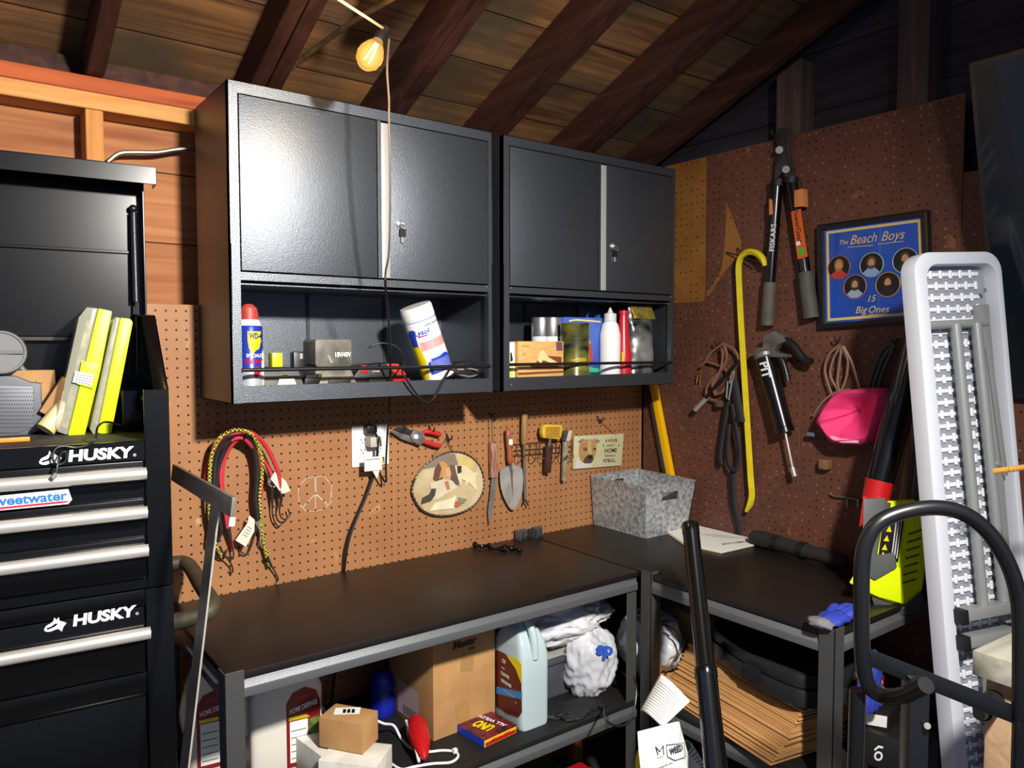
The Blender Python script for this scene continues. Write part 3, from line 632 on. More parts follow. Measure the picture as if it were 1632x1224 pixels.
# cable dangling off the shelf
pts = [(585, 555, .20), (608, 547, .21), (632, 553, .22), (645, 575, .25), (641, 592, .305), (650, 608, .315), (664, 628, .31), (680, 641, .31), (692, 634, .31), (704, 612, .31), (716, 590, .305), (722, 578, .26), (700, 585, .22), (690, 596, .2)]
w3 = [BW.px(u, v, h) for u, v, h in pts]; o0 = V(w3[0])
t = thing('power_cable', 'black power cable looped over the left cabinet rail and hanging below it', 'cable', Fr(BW.w(*w3[0])))
MB().tube([V(p)-o0 for p in sm(w3, 6)], .0028, 8).build('wire', blk, t)
pts = [(700, 602, .20), (722, 596, .23), (750, 600, .24), (765, 592, .22), (735, 585, .19)]
w3 = [BW.px(u, v, h) for u, v, h in pts]; o0 = V(w3[0])
tag(MB().tube([V(p)-o0 for p in sm(w3, 6)], .003, 8).build('charger_cord', mat('grey_wire', '#6a6a68', .5), Fr(BW.w(*w3[0]))), 'grey cord coiled on the left cabinet shelf at the right charger', 'cable')

# ---- right cabinet shelf
bt = based(Fr((0, -.25, 0)), 817, 600, SZ)
t = thing('product_box', 'narrow white and yellow-green box at the left end of the right cabinet shelf', 'box', bt); H = bt.px(817, 545)[1]
MB().box(-.010, .009, 0, H, -.1, 0).build('carton', white, t, bev=.001); flat(t, 'print', lime, [(-.009, .002), (.0, .002), (.0, .05), (-.009, .05)], .0003); flat(t, 'print', ink, [(-.009, .055), (.001, .06), (-.004, .085), (-.009, .085)], .0003)
tb = MB().prism([(.011, 0), (.024, 0), (.021, H-.004), (.012, H-.01)], -.08, -.01).build('side_card', paper, t)
bt = based(Fr((0, -.262, 0)), 862, 600, SZ)
t = thing('puzzle_box', 'wood-coloured toy kit box printed with a wooden model in the right cabinet', 'box', bt); H = bt.px(862, 544)[1]; x0 = bt.px(826, 590)[0]; x1 = bt.px(898, 590)[0]
MB().box(x0, x1, 0, H, -.04, 0).build('carton', mat('pine_print', '#d8a965', .55, var=.2, vs=20, stretch=(1, 6, 1)), t, bev=.001)
dk = mat('print_brown', '#7a3c22', .5); lt = mat('print_tan', '#e8c48a', .5)
flat(t, 'print', dk, [(x0+.04, .045), (x0+.07, .05), (x0+.085, .075), (x1-.01, .07), (x1-.008, .045), (x1-.02, .035), (x0+.06, .035)], .0003)
flat(t, 'print', lt, [(x0+.075, .06), (x0+.085, .085), (x0+.10, .092), (x0+.12, .07), (x1-.012, .045), (x1-.02, .040), (x0+.10, .06), (x0+.09, .05)], .0007)
flat(t, 'print', mat('print_purple', '#6a4550', .5), [(x1-.03, H-.03), (x1-.004, H-.03), (x1-.006, H-.002), (x1-.032, H-.002)], .0003)
flat(t, 'print', dk, [(x0, .014), (x1, .018), (x1, .024), (x0, .022)], .0003)
text('WOOD', x0+.028, H-.016, .0006, .009, dk, t); text('KIT', x0+.025, H-.04, .0006, .009, dk, t)
WOFF = .45
alu = mat('can_aluminium', '#b9b9b9', .32, .8)
for u, d, lb in ((862, -.12, 'white spray paint can with silver lid, the further left of two in the right cabinet'), (880, -.15, 'white spray paint can with silver lid and blue 2X mark, behind the toy kit box')):
    bt = based(Fr((0, d, 0)), u, 590, SZ); t = thing('paint_can', lb, 'spray can', bt, 'spray paint cans'); H = bt.px(u, 506)[1]; r = .033
    MB().lathe([(r, 0), (r, H*.66), (r*.98, H*.68)], (0, 0, 0), (0, 1, 0), 36).build('can_body', white, t)
    MB().lathe([(r*1.0, H*.68), (r*1.02, H*.69), (r*.99, H*.97), (r*.93, H), (r*.9, H-.004), (0, H-.004)], (0, 0, 0), (0, 1, 0), 36).build('lid', alu, t)
    text('2X', .012, H*.40, .001, .034, by, t, bold=.05, curl=wrap(r), shear=.2); text('RUST-OLEUM', .005, H*.57, .001, .009, ink, t, curl=wrap(r)); text('PAINTER\'S TOUCH', .005, H*.52, .001, .006, ink, t, curl=wrap(r))
bt = based(Fr((0, -.24, 0)), 916, 600, SZ)
t = thing('metal_tin', 'dark green and black swirled cylindrical tin in the right cabinet', 'tin', bt); H = bt.px(916, 515)[1]; r = (bt.px(933, 560)[0]-bt.px(898, 560)[0])/2
MB().lathe([(r, 0), (r+.001, .003), (r, .006), (r, H-.003), (r+.001, H), (0, H)], (0, 0, 0), (0, 1, 0), 36).build('tin_body', mat('tin_print', '#7c7a2a', .3, .2, var=.9, vs=9, col2='#101422', stretch=(1, 2.4, 1)), t)
flat
lpoly(t, 'amber_streak', mat('tin_amber', '#b0902c', .35), [(-.02, .028, H*.30), (-.03, .03, H*.33), (-.01, .03, H*.36)], r)
bt = based(Fr((0, -.19, 0)), 930, 600, SZ)
t = thing('picture_book', 'blue picture box printed with a red figure standing behind the dark tin', 'book', bt); H = bt.px(930, 506)[1]; x0 = bt.px(899, 580)[0]; x1 = bt.px(961, 580)[0]
MB().box(x0, x1, 0, H, -.03, 0).build('cover', mat('book_blue', '#5f7fd0', .5, var=.3, vs=7, col2='#2a46a8'), t, bev=.001)
flat(t, 'title_ribbon', mat('title_gold', '#e6d488', .5), [(x0+.022, H-.016), (x0+.045, H-.012), (x0+.075, H-.012), (x1-.012, H-.016), (x1-.012, H-.011), (x0+.06, H-.006), (x0+.022, H-.010)], .0003)
cx = bt.px(939, 560)[0]; flat(t, 'red_figure', mat('figure_red', '#b8402e', .5), [(cx-.010, .05), (cx+.014, .05), (cx+.018, .065), (cx+.008, .115), (cx+.002, .128), (cx-.008, .126), (cx-.012, .10)], .0003)
flat(t, 'eye', wink, arc2(cx-.001, .117, .005, 0, 330, 10), .0008); flat(t, 'pupil', ink, arc2(cx, .117, .002, 0, 330, 8), .0012)
flat(t, 'green_ground', mat('print_green', '#3fae8e', .5), [(x0+.04, 0.001), (x1-.001, .001), (x1-.001, .022), (x0+.09, .035), (x0+.04, .03)], .0003)
bt = based(Fr((0, -.13, 0)), 946, 560, SZ)
t = thing('safety_goggles', 'clear blue strap of goggles hanging above the picture box', 'goggles', bt); q = [bt.px(u, v) for u, v in ((937, 520), (936, 503), (943, 495), (954, 498), (956, 520))]
MB().tube(sm(q, 5), .004, 8).build('strap', mat('clear_blue', '#3450b0', .2, alpha=.8), t); MB().box(q[3][0]-.012, q[3][0]+.008, 0, q[3][1]-.01, -.01, .004).build('lens', mat('clear_blue2', '#4060b8', .15, alpha=.7), t, bev=.004)
bt = based(Fr((0, -.22, 0)), 972, 600, SZ)
t = thing('glue_bottle', 'white glue bottle with a pointed nozzle in the right cabinet', 'bottle', bt); H = bt.px(970, 490)[1]; r = (bt.px(984, 570)[0]-bt.px(960, 570)[0])/2
MB().lathe([(r*.95, 0), (r, .004), (r, H*.60), (r*.8, H*.74), (r*.55, H*.80), (r*.55, H*.82)], (0, 0, 0), (0, 1, 0), 28, sq=.8).build('bottle_body', white, t)
MB().lathe([(r*.6, H*.80), (r*.6, H*.91), (r*.3, H*.92), (r*.06, H*1.0)], (0, 0, 0), (0, 1, 0), 24).build('nozzle_cap', mat('nozzle_white', '#d8d8d4', .4), t)
bt = based(Fr((0, -.23, 0)), 993, 600, SZ)
t = thing('squeeze_bottle', 'red squeeze bottle with tapered neck between the glue bottle and the foil bag', 'bottle', bt); H = bt.px(992, 495)[1]; r = (bt.px(1003, 590)[0]-bt.px(984, 590)[0])/2
MB().lathe([(r, 0), (r, H*.35), (r*.75, H*.55), (r*.5, H*.93), (r*.56, H*.94), (r*.56, H), (0, H)], (0, 0, 0), (0, 1, 0), 28).build('bottle_body', mat('bottle_red', '#c0202e', .3), t)
flat(t, 'label', yel, [(-r*.99, .045), (-r*.7, .05), (-r*.6, .07), (-r*.8, .085), (-r*.99, .08)], r*.75)
bt = based(Fr((0, -.22, 0)), 1019, 600, SZ)
t = thing('foil_bag', 'tall silver and black foil bag with gold top in the right cabinet', 'bag', bt); H = bt.px(1019, 486)[1]; r = (bt.px(1037, 550)[0]-bt.px(1000, 550)[0])/2
foil = mat('foil', '#b5b5b0', .25, .6, var=.9, vs=12, col2='#15151a')
b_ = MB().grid(lambda u, v: V((r*math.cos(u*2*math.pi), v*H*.97, r*.6*math.sin(u*2*math.pi)*(1-.8*v**4))) + V(mn.noise_vector(V((u*6, v*9, 2))))*.004*(0 if u in (0, 1) else 1), 40, 40).build('bag_body', foil, t, ang=80)
MB().grid(lambda u, v: V(((u*2-1)*r*.93, H*(.80+.2*v), r*.35*(1-v)+.006)) + V(mn.noise_vector(V((u*5, v*4, 7))))*.003, 16, 6).build('gold_top', mat('gold_foil', '#c8a22e', .35, .3, var=.8, vs=14, col2='#2f4a30'), t, solid=.001)
# ================================================================ HANGING ON THE BACK WALL
def pth(fr, pts, o=None): 
    q = [V(fr.w(*fr.px(u, v, h))) for u, v, h in pts]; o = V(o) if o else q[0].copy(); return o, [p-o for p in q]
def hooks(fr, u, v, label, ln=.035, drop=.02):
    F = fr.sub(u, v); t = MB().tube(sm([(0, .012, .002), (0, .006, .008), (0, 0, .012), (0, -.006, ln*.7), (0, 0, ln), (0, .01, ln+.002)], 4), .0028, 8)
    return tag(t.build('peg_hook', dsteel, F), label, 'hook', 'pegboard hooks')
hooks(BW, 376, 690, 'pegboard hook that carries the bungee cords', .10)
hooks(BW, 683, 684, 'pegboard hook carrying the red-handled pruning shears')
hooks(BW, 711, 697, 'pegboard hook carrying the oval plaque by its chain')
hooks(BW, 951, 668, 'pegboard hook carrying the pitbull sign by its string')
hooks(BW, 782, 665, 'pegboard hook carrying the long weeding knife')
yb = mat('cord_yellow_black', '#d9c640', .7); nt = yb.node_tree; ck = nt.nodes.new('ShaderNodeTexChecker'); ck.inputs['Scale'].default_value = 190
tcn = nt.nodes.new('ShaderNodeTexCoord'); nt.links.new(tcn.outputs['Object'], ck.inputs[0]); ck.inputs[1].default_value = lin('#d9c640'); ck.inputs[2].default_value = lin('#1a1912'); nt.links.new(ck.outputs[0], nt.nodes['Principled BSDF'].inputs['Base Color'])
cr = mat('cord_red', '#c4303c', .6); cb = mat('cord_black', '#1d1c1e', .6)
def Q(X, Y, h): return (240+X/3.825, 640+Y/3.825, h)
def bungee(label, pts, m, r, e0=None, e1=None, em=None):
    o, p = pth(BW, [Q(*q) for q in pts]); t = thing('bungee_cord', label, 'bungee cord', GF(o), 'bungee cords on one hook')
    MB().tube(sm(p, 6), r, 10).build('cord', m, t)
    for e in (e0, e1):
        if e:
            mt, pl_ = e; _, q = pth(BW, [Q(*z) for z in pl_], o); q2 = sm(q, 6)
            rr = [max(.0022, .0075*(1-i/(len(q2)*.45))) for i in range(len(q2))]; MB().tube(q2, rr, 10).build('hook', mt, t)
bh = mat('hook_plastic', '#29282a', .5)
bungee('yellow and black bungee cord looped over the wall hook', [(430, 930, .03), (395, 870, .035), (368, 760, .04), (358, 640, .05), (358, 480, .055), (372, 330, .06), (415, 230, .075), (490, 178, .09), (560, 175, .09), (620, 205, .08), (655, 270, .06), (680, 360, .05), (676, 480, .04), (664, 620, .035), (678, 780, .03), (695, 890, .025), (722, 1000, .02)], yb, .0052,
       (bh, [(415, 890, .03), (440, 930, .03), (470, 960, .028), (495, 1000, .02), (500, 1040, .015), (480, 1030, .012)]), (bh, [(705, 950, .025), (735, 1000, .02), (765, 1050, .015), (778, 1085, .012), (770, 1095, .01)]))
bungee('thick black bungee cord forming the middle of the looped bundle', [(352, 880, .02), (372, 700, .03), (385, 520, .04), (395, 360, .045), (440, 250, .06), (500, 200, .075), (560, 195, .075), (612, 240, .06), (640, 330, .05), (650, 440, .045), (640, 590, .04), (655, 720, .035)], cb, .0075,
       (chrome, [(350, 850, .02), (352, 900, .02), (375, 915, .02), (385, 890, .02)]), (chrome, [(645, 730, .035), (670, 790, .03), (668, 860, .025), (688, 890, .02), (704, 845, .02)]))
bungee('second black bungee cord hanging beside the red ones', [(425, 750, .03), (408, 600, .035), (405, 440, .04), (450, 300, .05), (510, 225, .065), (570, 215, .065), (640, 260, .05), (700, 360, .04), (735, 480, .035), (740, 560, .03)], cb, .006,
       (bh, [(420, 720, .03), (430, 800, .025), (400, 880, .02), (390, 930, .018), (440, 960, .015), (465, 900, .015)]), (bh, [(738, 520, .03), (742, 620, .025), (745, 700, .02), (775, 760, .015), (805, 740, .015)]))
bungee('pink-red bungee cord at the outside right of the bundle, long black hook', [(335, 500, .03), (350, 400, .035), (375, 320, .045), (430, 225, .06), (520, 190, .08), (610, 190, .08), (690, 255, .06), (750, 360, .05), (782, 450, .045), (788, 540, .04)], cr, .006,
       None, (bh, [(788, 540, .04), (795, 600, .035), (785, 660, .03), (795, 705, .028), (825, 718, .026), (848, 690, .025), (838, 655, .024)]))
bungee('red bungee cord with a silver hook and paper tag on its right end', [(470, 770, .03), (445, 600, .035), (428, 470, .035), (435, 340, .04), (470, 260, .055), (530, 222, .07), (580, 235, .065), (650, 310, .05), (705, 380, .04), (742, 460, .04)], cr, .0055,
       (bh, [(472, 770, .03), (490, 850, .028), (505, 920, .025), (500, 960, .02), (480, 930, .02)]), (chrome, [(728, 470, .04), (722, 505, .038), (750, 520, .036), (770, 500, .036)]))
bungee('red bungee cord running down the inner right side of the bundle', [(500, 900, .02), (480, 800, .022), (455, 650, .025), (438, 500, .03), (450, 360, .035), (500, 262, .05), (560, 225, .06), (620, 280, .05), (662, 350, .045), (678, 460, .04), (668, 600, .035), (650, 720, .03)], cr, .005,
       None, (bh, [(650, 700, .03), (640, 780, .025), (620, 860, .02), (590, 925, .018), (555, 920, .016), (545, 890, .016)]))
tagm = mat('tag_paper', '#d8d2c0', .7)
for pts, lb in (([(755, 428), (825, 485), (852, 545), (800, 562), (730, 470)], 'crumpled paper tag on the right red bungee cord'), ([(600, 692), (634, 720), (632, 790), (580, 885), (516, 845), (590, 740)], 'printed paper tag hanging inside the bungee bundle')):
    P_ = [Q(a, b, 0)[:2] for a, b in pts]; F = BW.sub(*P_[0]); o = thing('paper_tag', lb, 'tag', F)
    MB().prism(F.P(P_, .045), .045, .0462).build('tag_sheet', tagm, o)
    if pts[0][0] == 600:
        for i in range(4): flat(o, 'print', mat('grey_ink', '#5c5850', .7), F.P([Q(590-i*9, 760+i*16, 0)[:2], Q(618-i*9, 775+i*16, 0)[:2], Q(617-i*9, 779+i*16, 0)[:2], Q(589-i*9, 764+i*16, 0)[:2]], .0463), .0463, .0001)
# peace sign chalk strokes
F = BW.sub(503, 786); pm = mat('chalk', '#c9b6a4', .9, var=.3, vs=60)
def S(X, Y): return (460+X/9.067, 730+Y/9.067)
m = MB()
for a, b, wd in (((175, 380), (262, 285), 12), ((270, 285), (500, 262), 12), ((508, 262), (612, 378), 16), ((622, 390), (610, 610), 16), ((630, 615), (540, 715), 12), ((500, 740), (400, 765), 14), ((370, 770), (290, 765), 10), ((262, 775), (160, 680), 18), ((152, 640), (140, 430), 14), ((386, 285), (390, 505), 26), ((386, 530), (388, 740), 20), ((380, 525), (275, 635), 16), ((262, 645), (200, 725), 16), ((400, 525), (495, 615), 22), ((515, 625), (570, 690), 18)):
    p, q = (F.px(*S(*a), .0004), F.px(*S(*b), .0004)); d = (V(q)-V(p)); nn = V((-d.y, d.x, 0)).normalized()*wd/9.067/1221*2.3/2
    m.prism([(V(p)+nn)[:2], (V(p)-nn)[:2], (V(q)-nn)[:2], (V(q)+nn)[:2]], .0002, .0005)
tag(m.build('peace_sign', pm, F), 'chalky white peace sign drawn on the pegboard between the bungee cords and outlet', 'drawing')
# outlet
F = BW.sub(560, 745); t = thing('wall_outlet', 'double-gang white wall outlet with a black plug under the left cabinet', 'outlet', F)
P_ = F.P([(560, 745), (560.5, 670), (615, 667), (621, 669), (621, 724)]); X1_ = F.px(621, 700)[0]; Y1_ = F.px(560, 669)[1]
wp_ = mat('outlet_white', '#e6e3da', .35)
MB().prism(rrect(0, .126, 0, .128, .004), 0, .006).build('face_plate', wp_, t, bev=.0015)
for cx in (.036, .090):
    MB().prism(rrect(cx-.0165, cx+.0165, .030, .098, .003), .006, .008).build('receptacle', white, t, bev=.0008)
    for cy in (.048, .080):
        for dx in (-.006, .006): flat(t, 'slot', ink, [(cx+dx-.0012, cy), (cx+dx+.0012, cy), (cx+dx+.0012, cy+.008), (cx+dx-.0012, cy+.008)], .0081, .0003)
        flat(t, 'slot', ink, arc2(cx, cy-.006, .0022, 0, 330, 10), .0081, .0003)
flat(t, 'test_button', wp_, [(.083, .060), (.097, .060), (.097, .067), (.083, .067)], .0081, .001)
o = BW.w(*BW.px(592, 700, .02)); F = Fr(o); t = thing('extension_cable', 'black extension cord plugged into the outlet and running down behind the work table', 'cord', F)
MB().box(-.022, .012, .02, .044, -.012, .018).build('plug', blk, t, bev=.004)
wp = [(596, 688, .03), (602, 700, .05), (601, 725, .04), (599, 745, .035), (592, 768, .03), (582, 795, .03), (570, 822, .03), (559, 850, .03), (552, 880, .03), (548, 912, .012)]
p = [F.loc(BW.w(*BW.px(*q))) for q in wp]; MB().tube(sm(p, 6), .0042, 10).build('wire', blk, t)
MB().box(-.018, .022, -.022, .010, -.01, .03).build('adapter', mat('adapter_beige', '#b9b0a0', .5), t, bev=.005)
F = BW.sub(583, 742); t = thing('warning_tag', 'white warning tag wrapped on the black cord below the outlet', 'tag', F)
MB().box(-.032, .026, -.008, .034, .055, .057).build('tag_sheet', paper, t); MB().prism([(-.004, -.008), (.022, -.008), (.012, -.036)], .05, .052).build('tag_tail', tagm, t)
flat(t, 'print', ink, [(-.028, .026), (.02, .026), (.02, .028), (-.028, .028)], .0572, .0002)
MB().cyl((.032, .01, .05), (.032, .03, .05), .006, 10).build('yellow_sleeve', mat('sleeve', '#c8b060', .5), t)
# string cord from the bulb down to the outlet
wp = [D(620, 62, 1.78), D(617, 110, 1.77), D(620, 160, 1.77), D(620, 190, 1.77), D(622, 300, 1.80), D(620, 400, 1.86), D(614, 445, 1.92), D(620, 520, 2.02), D(622, 600, 2.16), D(618, 680, 2.28), D(615, 740, 2.36), D(615, 768, 2.385), D(606, 756, 2.37), D(599, 742, 2.36)]
t = thing('light_cable', 'long thin cord hanging from the glowing bulb down past the left cabinet to the outlet', 'cord', wp[0]); O = wp[0]
q = [V(p)-O for p in sm(wp, 6)]; MB().tube(q[:37], .0026, 8).build('upper_wire', mat('cord_grey', '#5f574a', .5), t); MB().tube(q[36:], .003, 8).build('lower_wire', blk, t)  # one cord: lit upper stretch coloured grey, dim lower stretch black
# bulb
ax = (D(612, 48, 1.74)-D(586, 95, 1.70)).normalized(); bc = D(608, 56, 1.735)
X = ax.orthogonal().normalized(); BF = Fr(bc, ax.cross(X), ax); t = thing('light_bulb', 'glowing clear filament bulb hanging in a black socket from the roof', 'light bulb', BF)
MB().lathe([(.011, .022), (.014, .018), (.0135, -.006), (.0145, -.008), (.013, -.022)], (0, 0, 0), (0, 1, 0), 24).build('socket', blkm, t)
gl = mat('bulb_glass', '#ffe2a8', .02, 0, trans=1, alpha=1); gl.node_tree.nodes['Principled BSDF'].inputs['Emission Color'].default_value = lin('#ffb84a'); gl.node_tree.nodes['Principled BSDF'].inputs['Emission Strength'].default_value = .10; gl.node_tree.nodes['Principled BSDF'].inputs['Transmission Weight'].default_value = .92; gl.node_tree.nodes['Principled BSDF'].inputs['IOR'].default_value = 1.08
bz = MB().lathe([(.012, -.02), (.014, -.028), (.022, -.042), (.0285, -.060), (.0295, -.072), (.026, -.086), (.017, -.098), (.006, -.103), (0, -.1035)], (0, 0, 0), (0, 1, 0), 32, cap=False).build('glass_bulb', gl, t)
bz.visible_shadow = True
em = mat('filament', '#ffd890', .5, emit=14); m = MB()
for i in range(4):
    a = i*1.57; m.tube([(math.cos(a)*.003, -.034, math.sin(a)*.003), (math.cos(a)*.008, -.082, math.sin(a)*.008)], .0012, 6)
m.build('filament', em, t)
# wires on the rafters
def wire(name, label, pts, r, m):
    w3 = [D(*p) for p in pts]; o = w3[0]; return tag(MB().tube([p-o for p in sm(w3, 6)], r, 8).build(name, m, GF(o)), label, 'cable')
wire('string_light_wire', 'pale twisted string-light wire running up left from the bulb socket', [(612, 46, 1.74), (585, 28, 1.6), (560, 12, 1.5), (520, -14, 1.4)], .003, mat('cord_translucent', '#b9a88e'))
wire('conduit_cable', 'old sheathed cable running from the cabinet top diagonally up the rafters', [(334, 152, 2.28), (348, 138, 2.27), (372, 130, 2.25), (410, 128, 2.2), (450, 118, 2.15), (478, 96, 2.1), (515, 68, 2.02), (560, 36, 1.9), (600, 12, 1.8), (630, -6, 1.7)], .007, mat('old_cable', '#6a563a', .6, var=.5, vs=40))
w3 = [(172, 258, .06), (190, 245, .03), (215, 243, .02), (250, 243, .02), (285, 238, .03), (330, 236, .05)]
w3 = [BW.w(*BW.px(u, v, -.04)) for u, v, h in w3]; tag(MB().tube([p-w3[0] for p in sm(w3, 6)], .006, 10).build('wall_cable', mat('metal_conduit', '#8c8474', .35, .8), GF(w3[0])), 'silvery cable stapled across the plank wall left of the cabinet', 'cable')
# pruning shears
F = BW.sub(680, 690); t = thing('pruning_shears', 'pruning shears with red handles hanging open on the pegboard', 'shears', F)
MB().prism(F.P([(623, 688), (640, 681), (655, 686), (668, 700), (660, 707), (640, 700)], .02), .016, .022).build('blade', steel, t, bev=.001)
MB().prism(F.P([(624, 684), (642, 679), (662, 690), (668, 697), (655, 694), (640, 690)], .02), .023, .027).build('blade', dsteel, t, bev=.001)
MB().prism(F.P([(658, 684), (672, 690), (676, 700), (668, 710), (656, 704), (652, 694)], .02), .014, .03).build('pivot_plate', steel, t, bev=.003)
MB().cyl(F.px(663, 696, .028), F.px(663, 696, .036), .008, 18).build('bolt', chrome, t)
for a in ([(668, 692), (680, 688), (692, 690), (702, 693)], [(666, 702), (680, 705), (692, 709), (702, 711)]):
    MB().tube(sm([F.px(u, v, .022) for u, v in a], 6), [.006]*6+[.0078]*12+[.0062], 12).build('handle', mat('red_grip', '#c32d2a', .35), t)
MB().tube(sm([F.px(u, v, .026) for u, v in ((668, 686), (676, 694), (676, 700), (668, 708))], 5), .0016, 6).build('spring', chrome, t)
# oval plaque
c = BW.px(711, 770); F = BW.sub(711, 770); ex = F.px(769, 762); 
el = [F.px(u, v)[:2] for u, v in ((654, 785), (657, 766), (668, 748), (684, 733), (705, 722), (727, 720), (746, 727), (760, 741), (767, 762), (766, 782), (756, 800), (740, 812), (720, 819), (700, 821), (682, 818), (666, 808))]
el = [tuple(p)[:2] for p in sm([(*q, 0) for q in el], 5, True)]
t = thing('oval_plaque', 'oval picture plaque with rope-like metal rim, child and white dog print, tilted on a chain', 'plaque', F)
MB().prism(el, .008, .013).build('plaque_board', mat('print_cream', '#cdbb92', .5, var=.25, vs=12, col2='#b39a70'), t)
rim = sm([(x, y, .013) for x, y in el], 2, True); n_ = len(rim); MB().tube(rim, [.0032+.0011*math.sin(i*2.1) for i in range(n_)], 8, True).build('rope_rim', mat('pewter', '#6b6255', .4, .7, var=.4, vs=60), t)
def O_(X, Y): return (640+X/9.415, 700+Y/9.415)
zz = .0132
for nm, colr, pts in (('print_floor', '#c9b48a', [(290, 985), (520, 850), (780, 700), (1130, 780), (1010, 980), (760, 1100), (500, 1120), (350, 1060)]),
    ('print_wall', '#8d7c6c', [(290, 460), (400, 330), (560, 230), (800, 215), (850, 380), (700, 420), (500, 420)]), ('print_cushion', '#d6bf7a', [(830, 230), (960, 240), (1120, 350), (1040, 440), (860, 400)]),
    ('print_shade', '#6b5548', [(720, 380), (840, 400), (860, 700), (740, 640)]), ('print_hair', '#6b4a3a', [(560, 350), (500, 440), (470, 600), (540, 660), (620, 600), (600, 420)]), ('print_hair_light', '#c49458', [(560, 350), (620, 325), (690, 380), (700, 460), (640, 540), (560, 600), (600, 440)]),
    ('print_face', '#d8a078', [(660, 440), (720, 420), (745, 520), (720, 590), (670, 570)]), ('print_dress', '#dccfae', [(430, 660), (620, 600), (760, 620), (840, 720), (700, 800), (540, 900), (460, 900)]), ('print_arms', '#c07c5c', [(640, 640), (700, 620), (730, 760), (680, 760)]),
    ('print_cat', '#4c443e', [(290, 980), (310, 880), (420, 820), (450, 740), (520, 740), (500, 850), (440, 930)]), ('print_dog', '#e6d6ac', [(800, 400), (950, 390), (1090, 500), (1150, 500), (1110, 560), (1130, 780), (1000, 640), (960, 720), (960, 620), (900, 600), (900, 720), (850, 600), (820, 500)]), ('print_dog_ear', '#4a302a', [(830, 400), (900, 400), (900, 500), (840, 520)]),
    ('print_flowers', '#7a8a70', [(850, 870), (990, 900), (930, 970), (860, 950)]), ('print_roses', '#b06a50', [(790, 940), (870, 920), (900, 990), (830, 1030), (780, 990)]), ('print_cloth', '#ece0bc', [(500, 960), (760, 880), (820, 840), (780, 1040), (560, 1060), (420, 1080)])):
    flat(t, nm, mat(nm, colr, .5, var=.15, vs=25), F.P([O_(*p) for p in pts], zz), zz, .0002); zz += .0003
for a in ([(711, 700), (722, 720)], [(711, 700), (690, 728)]): MB().tube([F.px(u, v, .012) for u, v in a], .0014, 6).build('chain', dsteel, t)
# weeding knife
F = BW.sub(783, 760); t = thing('weeding_knife', 'long knife with a worn reddish wooden handle and curved rusty blade hanging from a cord', 'knife', F)
MB().prism(F.P([(779, 705), (788, 706), (791, 760), (780, 762)], .012), .008, .026).build('handle', mat('worn_wood', '#7a4436', .7, var=.6, vs=40, stretch=(3, .5, 3), col2='#b98c74'), t, bev=.004)
MB().prism(F.P([(783, 762), (791, 760), (788, 795), (782, 825), (779, 838), (777, 815), (780, 790)], .014), .014, .017).build('blade', mat('rust_steel', '#8a857a', .5, .2, var=.5, vs=30), t, bev=.0008)
MB().tube([F.px(u, v, .014) for u, v in ((781, 708), (780, 666), (785, 664), (787, 708))], .0012, 6).build('hang_cord', mat('twine', '#8c6f52', .8), t)
# trowel
F = BW.sub(812, 745); t = thing('garden_trowel', 'garden trowel with an orange-brown wooden handle hanging blade down', 'trowel', F)
a, b = V(F.px(809, 683, .03)), V(F.px(813, 738, .03)); m = MB(); d = (b-a); m.lathe([(.004, 0), (.0085, .006), (.010, d.length*.3), (.0085, d.length*.6), (.0105, d.length*.8), (.009, d.length)], a, d, 20); h_ = m.build('handle', mat('trowel_wood', '#a85a34', .45, var=.3, vs=30), t)
flat(t, 'price_sticker', paper, F.P([(811, 700), (817, 700), (817, 709), (811, 709)], .0415), .0415, .0003)
MB().tube([F.px(813, 736, .03), F.px(814, 744, .028), F.px(815, 752, .024)], .005, 12).build('neck', steel, t)
bl = F.P([(797, 752), (805, 745), (816, 741), (827, 744), (833, 750), (833, 780), (828, 798), (818, 813), (808, 803), (799, 780)], .022); bx = sum(p[0] for p in bl)/10
m = MB().prism([tuple(p)[:2] for p in sm([(*q, 0) for q in bl], 3, True)], .020, .0225).build('blade', mat('worn_blade', '#b9b4aa', .45, .2, var=.4, vs=14), t, bev=.0006)
MB().tube([F.px(815, 748, .024), F.px(817, 790, .022)], [.005, .001], 8).build('blade_rib', steel, t)
# weeder with light wooden handle
F = BW.sub(835, 720); t = thing('dandelion_weeder', 'long weeding fork with pale wooden handle in the wire tool rack', 'weeder', F)
m = MB(); a, b = V(F.px(836, 660, .03)), V(F.px(835, 708, .03)); m.lathe([(.010, 0), (.0115, .004), (.0115, (b-a).length*.8), (.009, (b-a).length)], a, b-a, 20); m.build('handle', mat('pale_wood', '#a8824c', .55, var=.4, vs=20, stretch=(2, .4, 2)), t)
MB().tube([F.px(835, 706, .03), F.px(836, 750, .028), F.px(837, 795, .024)], .0048, 12).build('shaft', steel, t)
m = MB(); m.tube([F.px(837, 795, .024), F.px(834, 804, .024)], .003, 8); m.tube([F.px(837, 795, .024), F.px(842, 806, .026)], .003, 8); m.build('fork_tip', dsteel, t)
# wire rack
F = BW.sub(855, 715); t = thing('wire_tool_rack', 'rusty wire tool rack with loops on the pegboard', 'rack', F); rw_ = mat('rust_wire', '#6a4a38', .6, .5)
m = MB()
for vv in (706, 716, 724): m.tube([F.px(u, v, .012) for u, v in ((818, vv+2), (912, vv-5))], .0016, 6)
m.build('cross_wires', rw_, t)
for u in (829, 851, 866, 882, 898, 907):
    q = [F.px(u-5, 707, .012), F.px(u-5, 722, .02), F.px(u-4, 727, .045), F.px(u+2, 731, .06), F.px(u+7, 727, .045), F.px(u+5, 722, .02), F.px(u+5, 705, .012)]; MB().tube(sm(q, 4), .0016, 6).build('wire_loop', rw_, t)
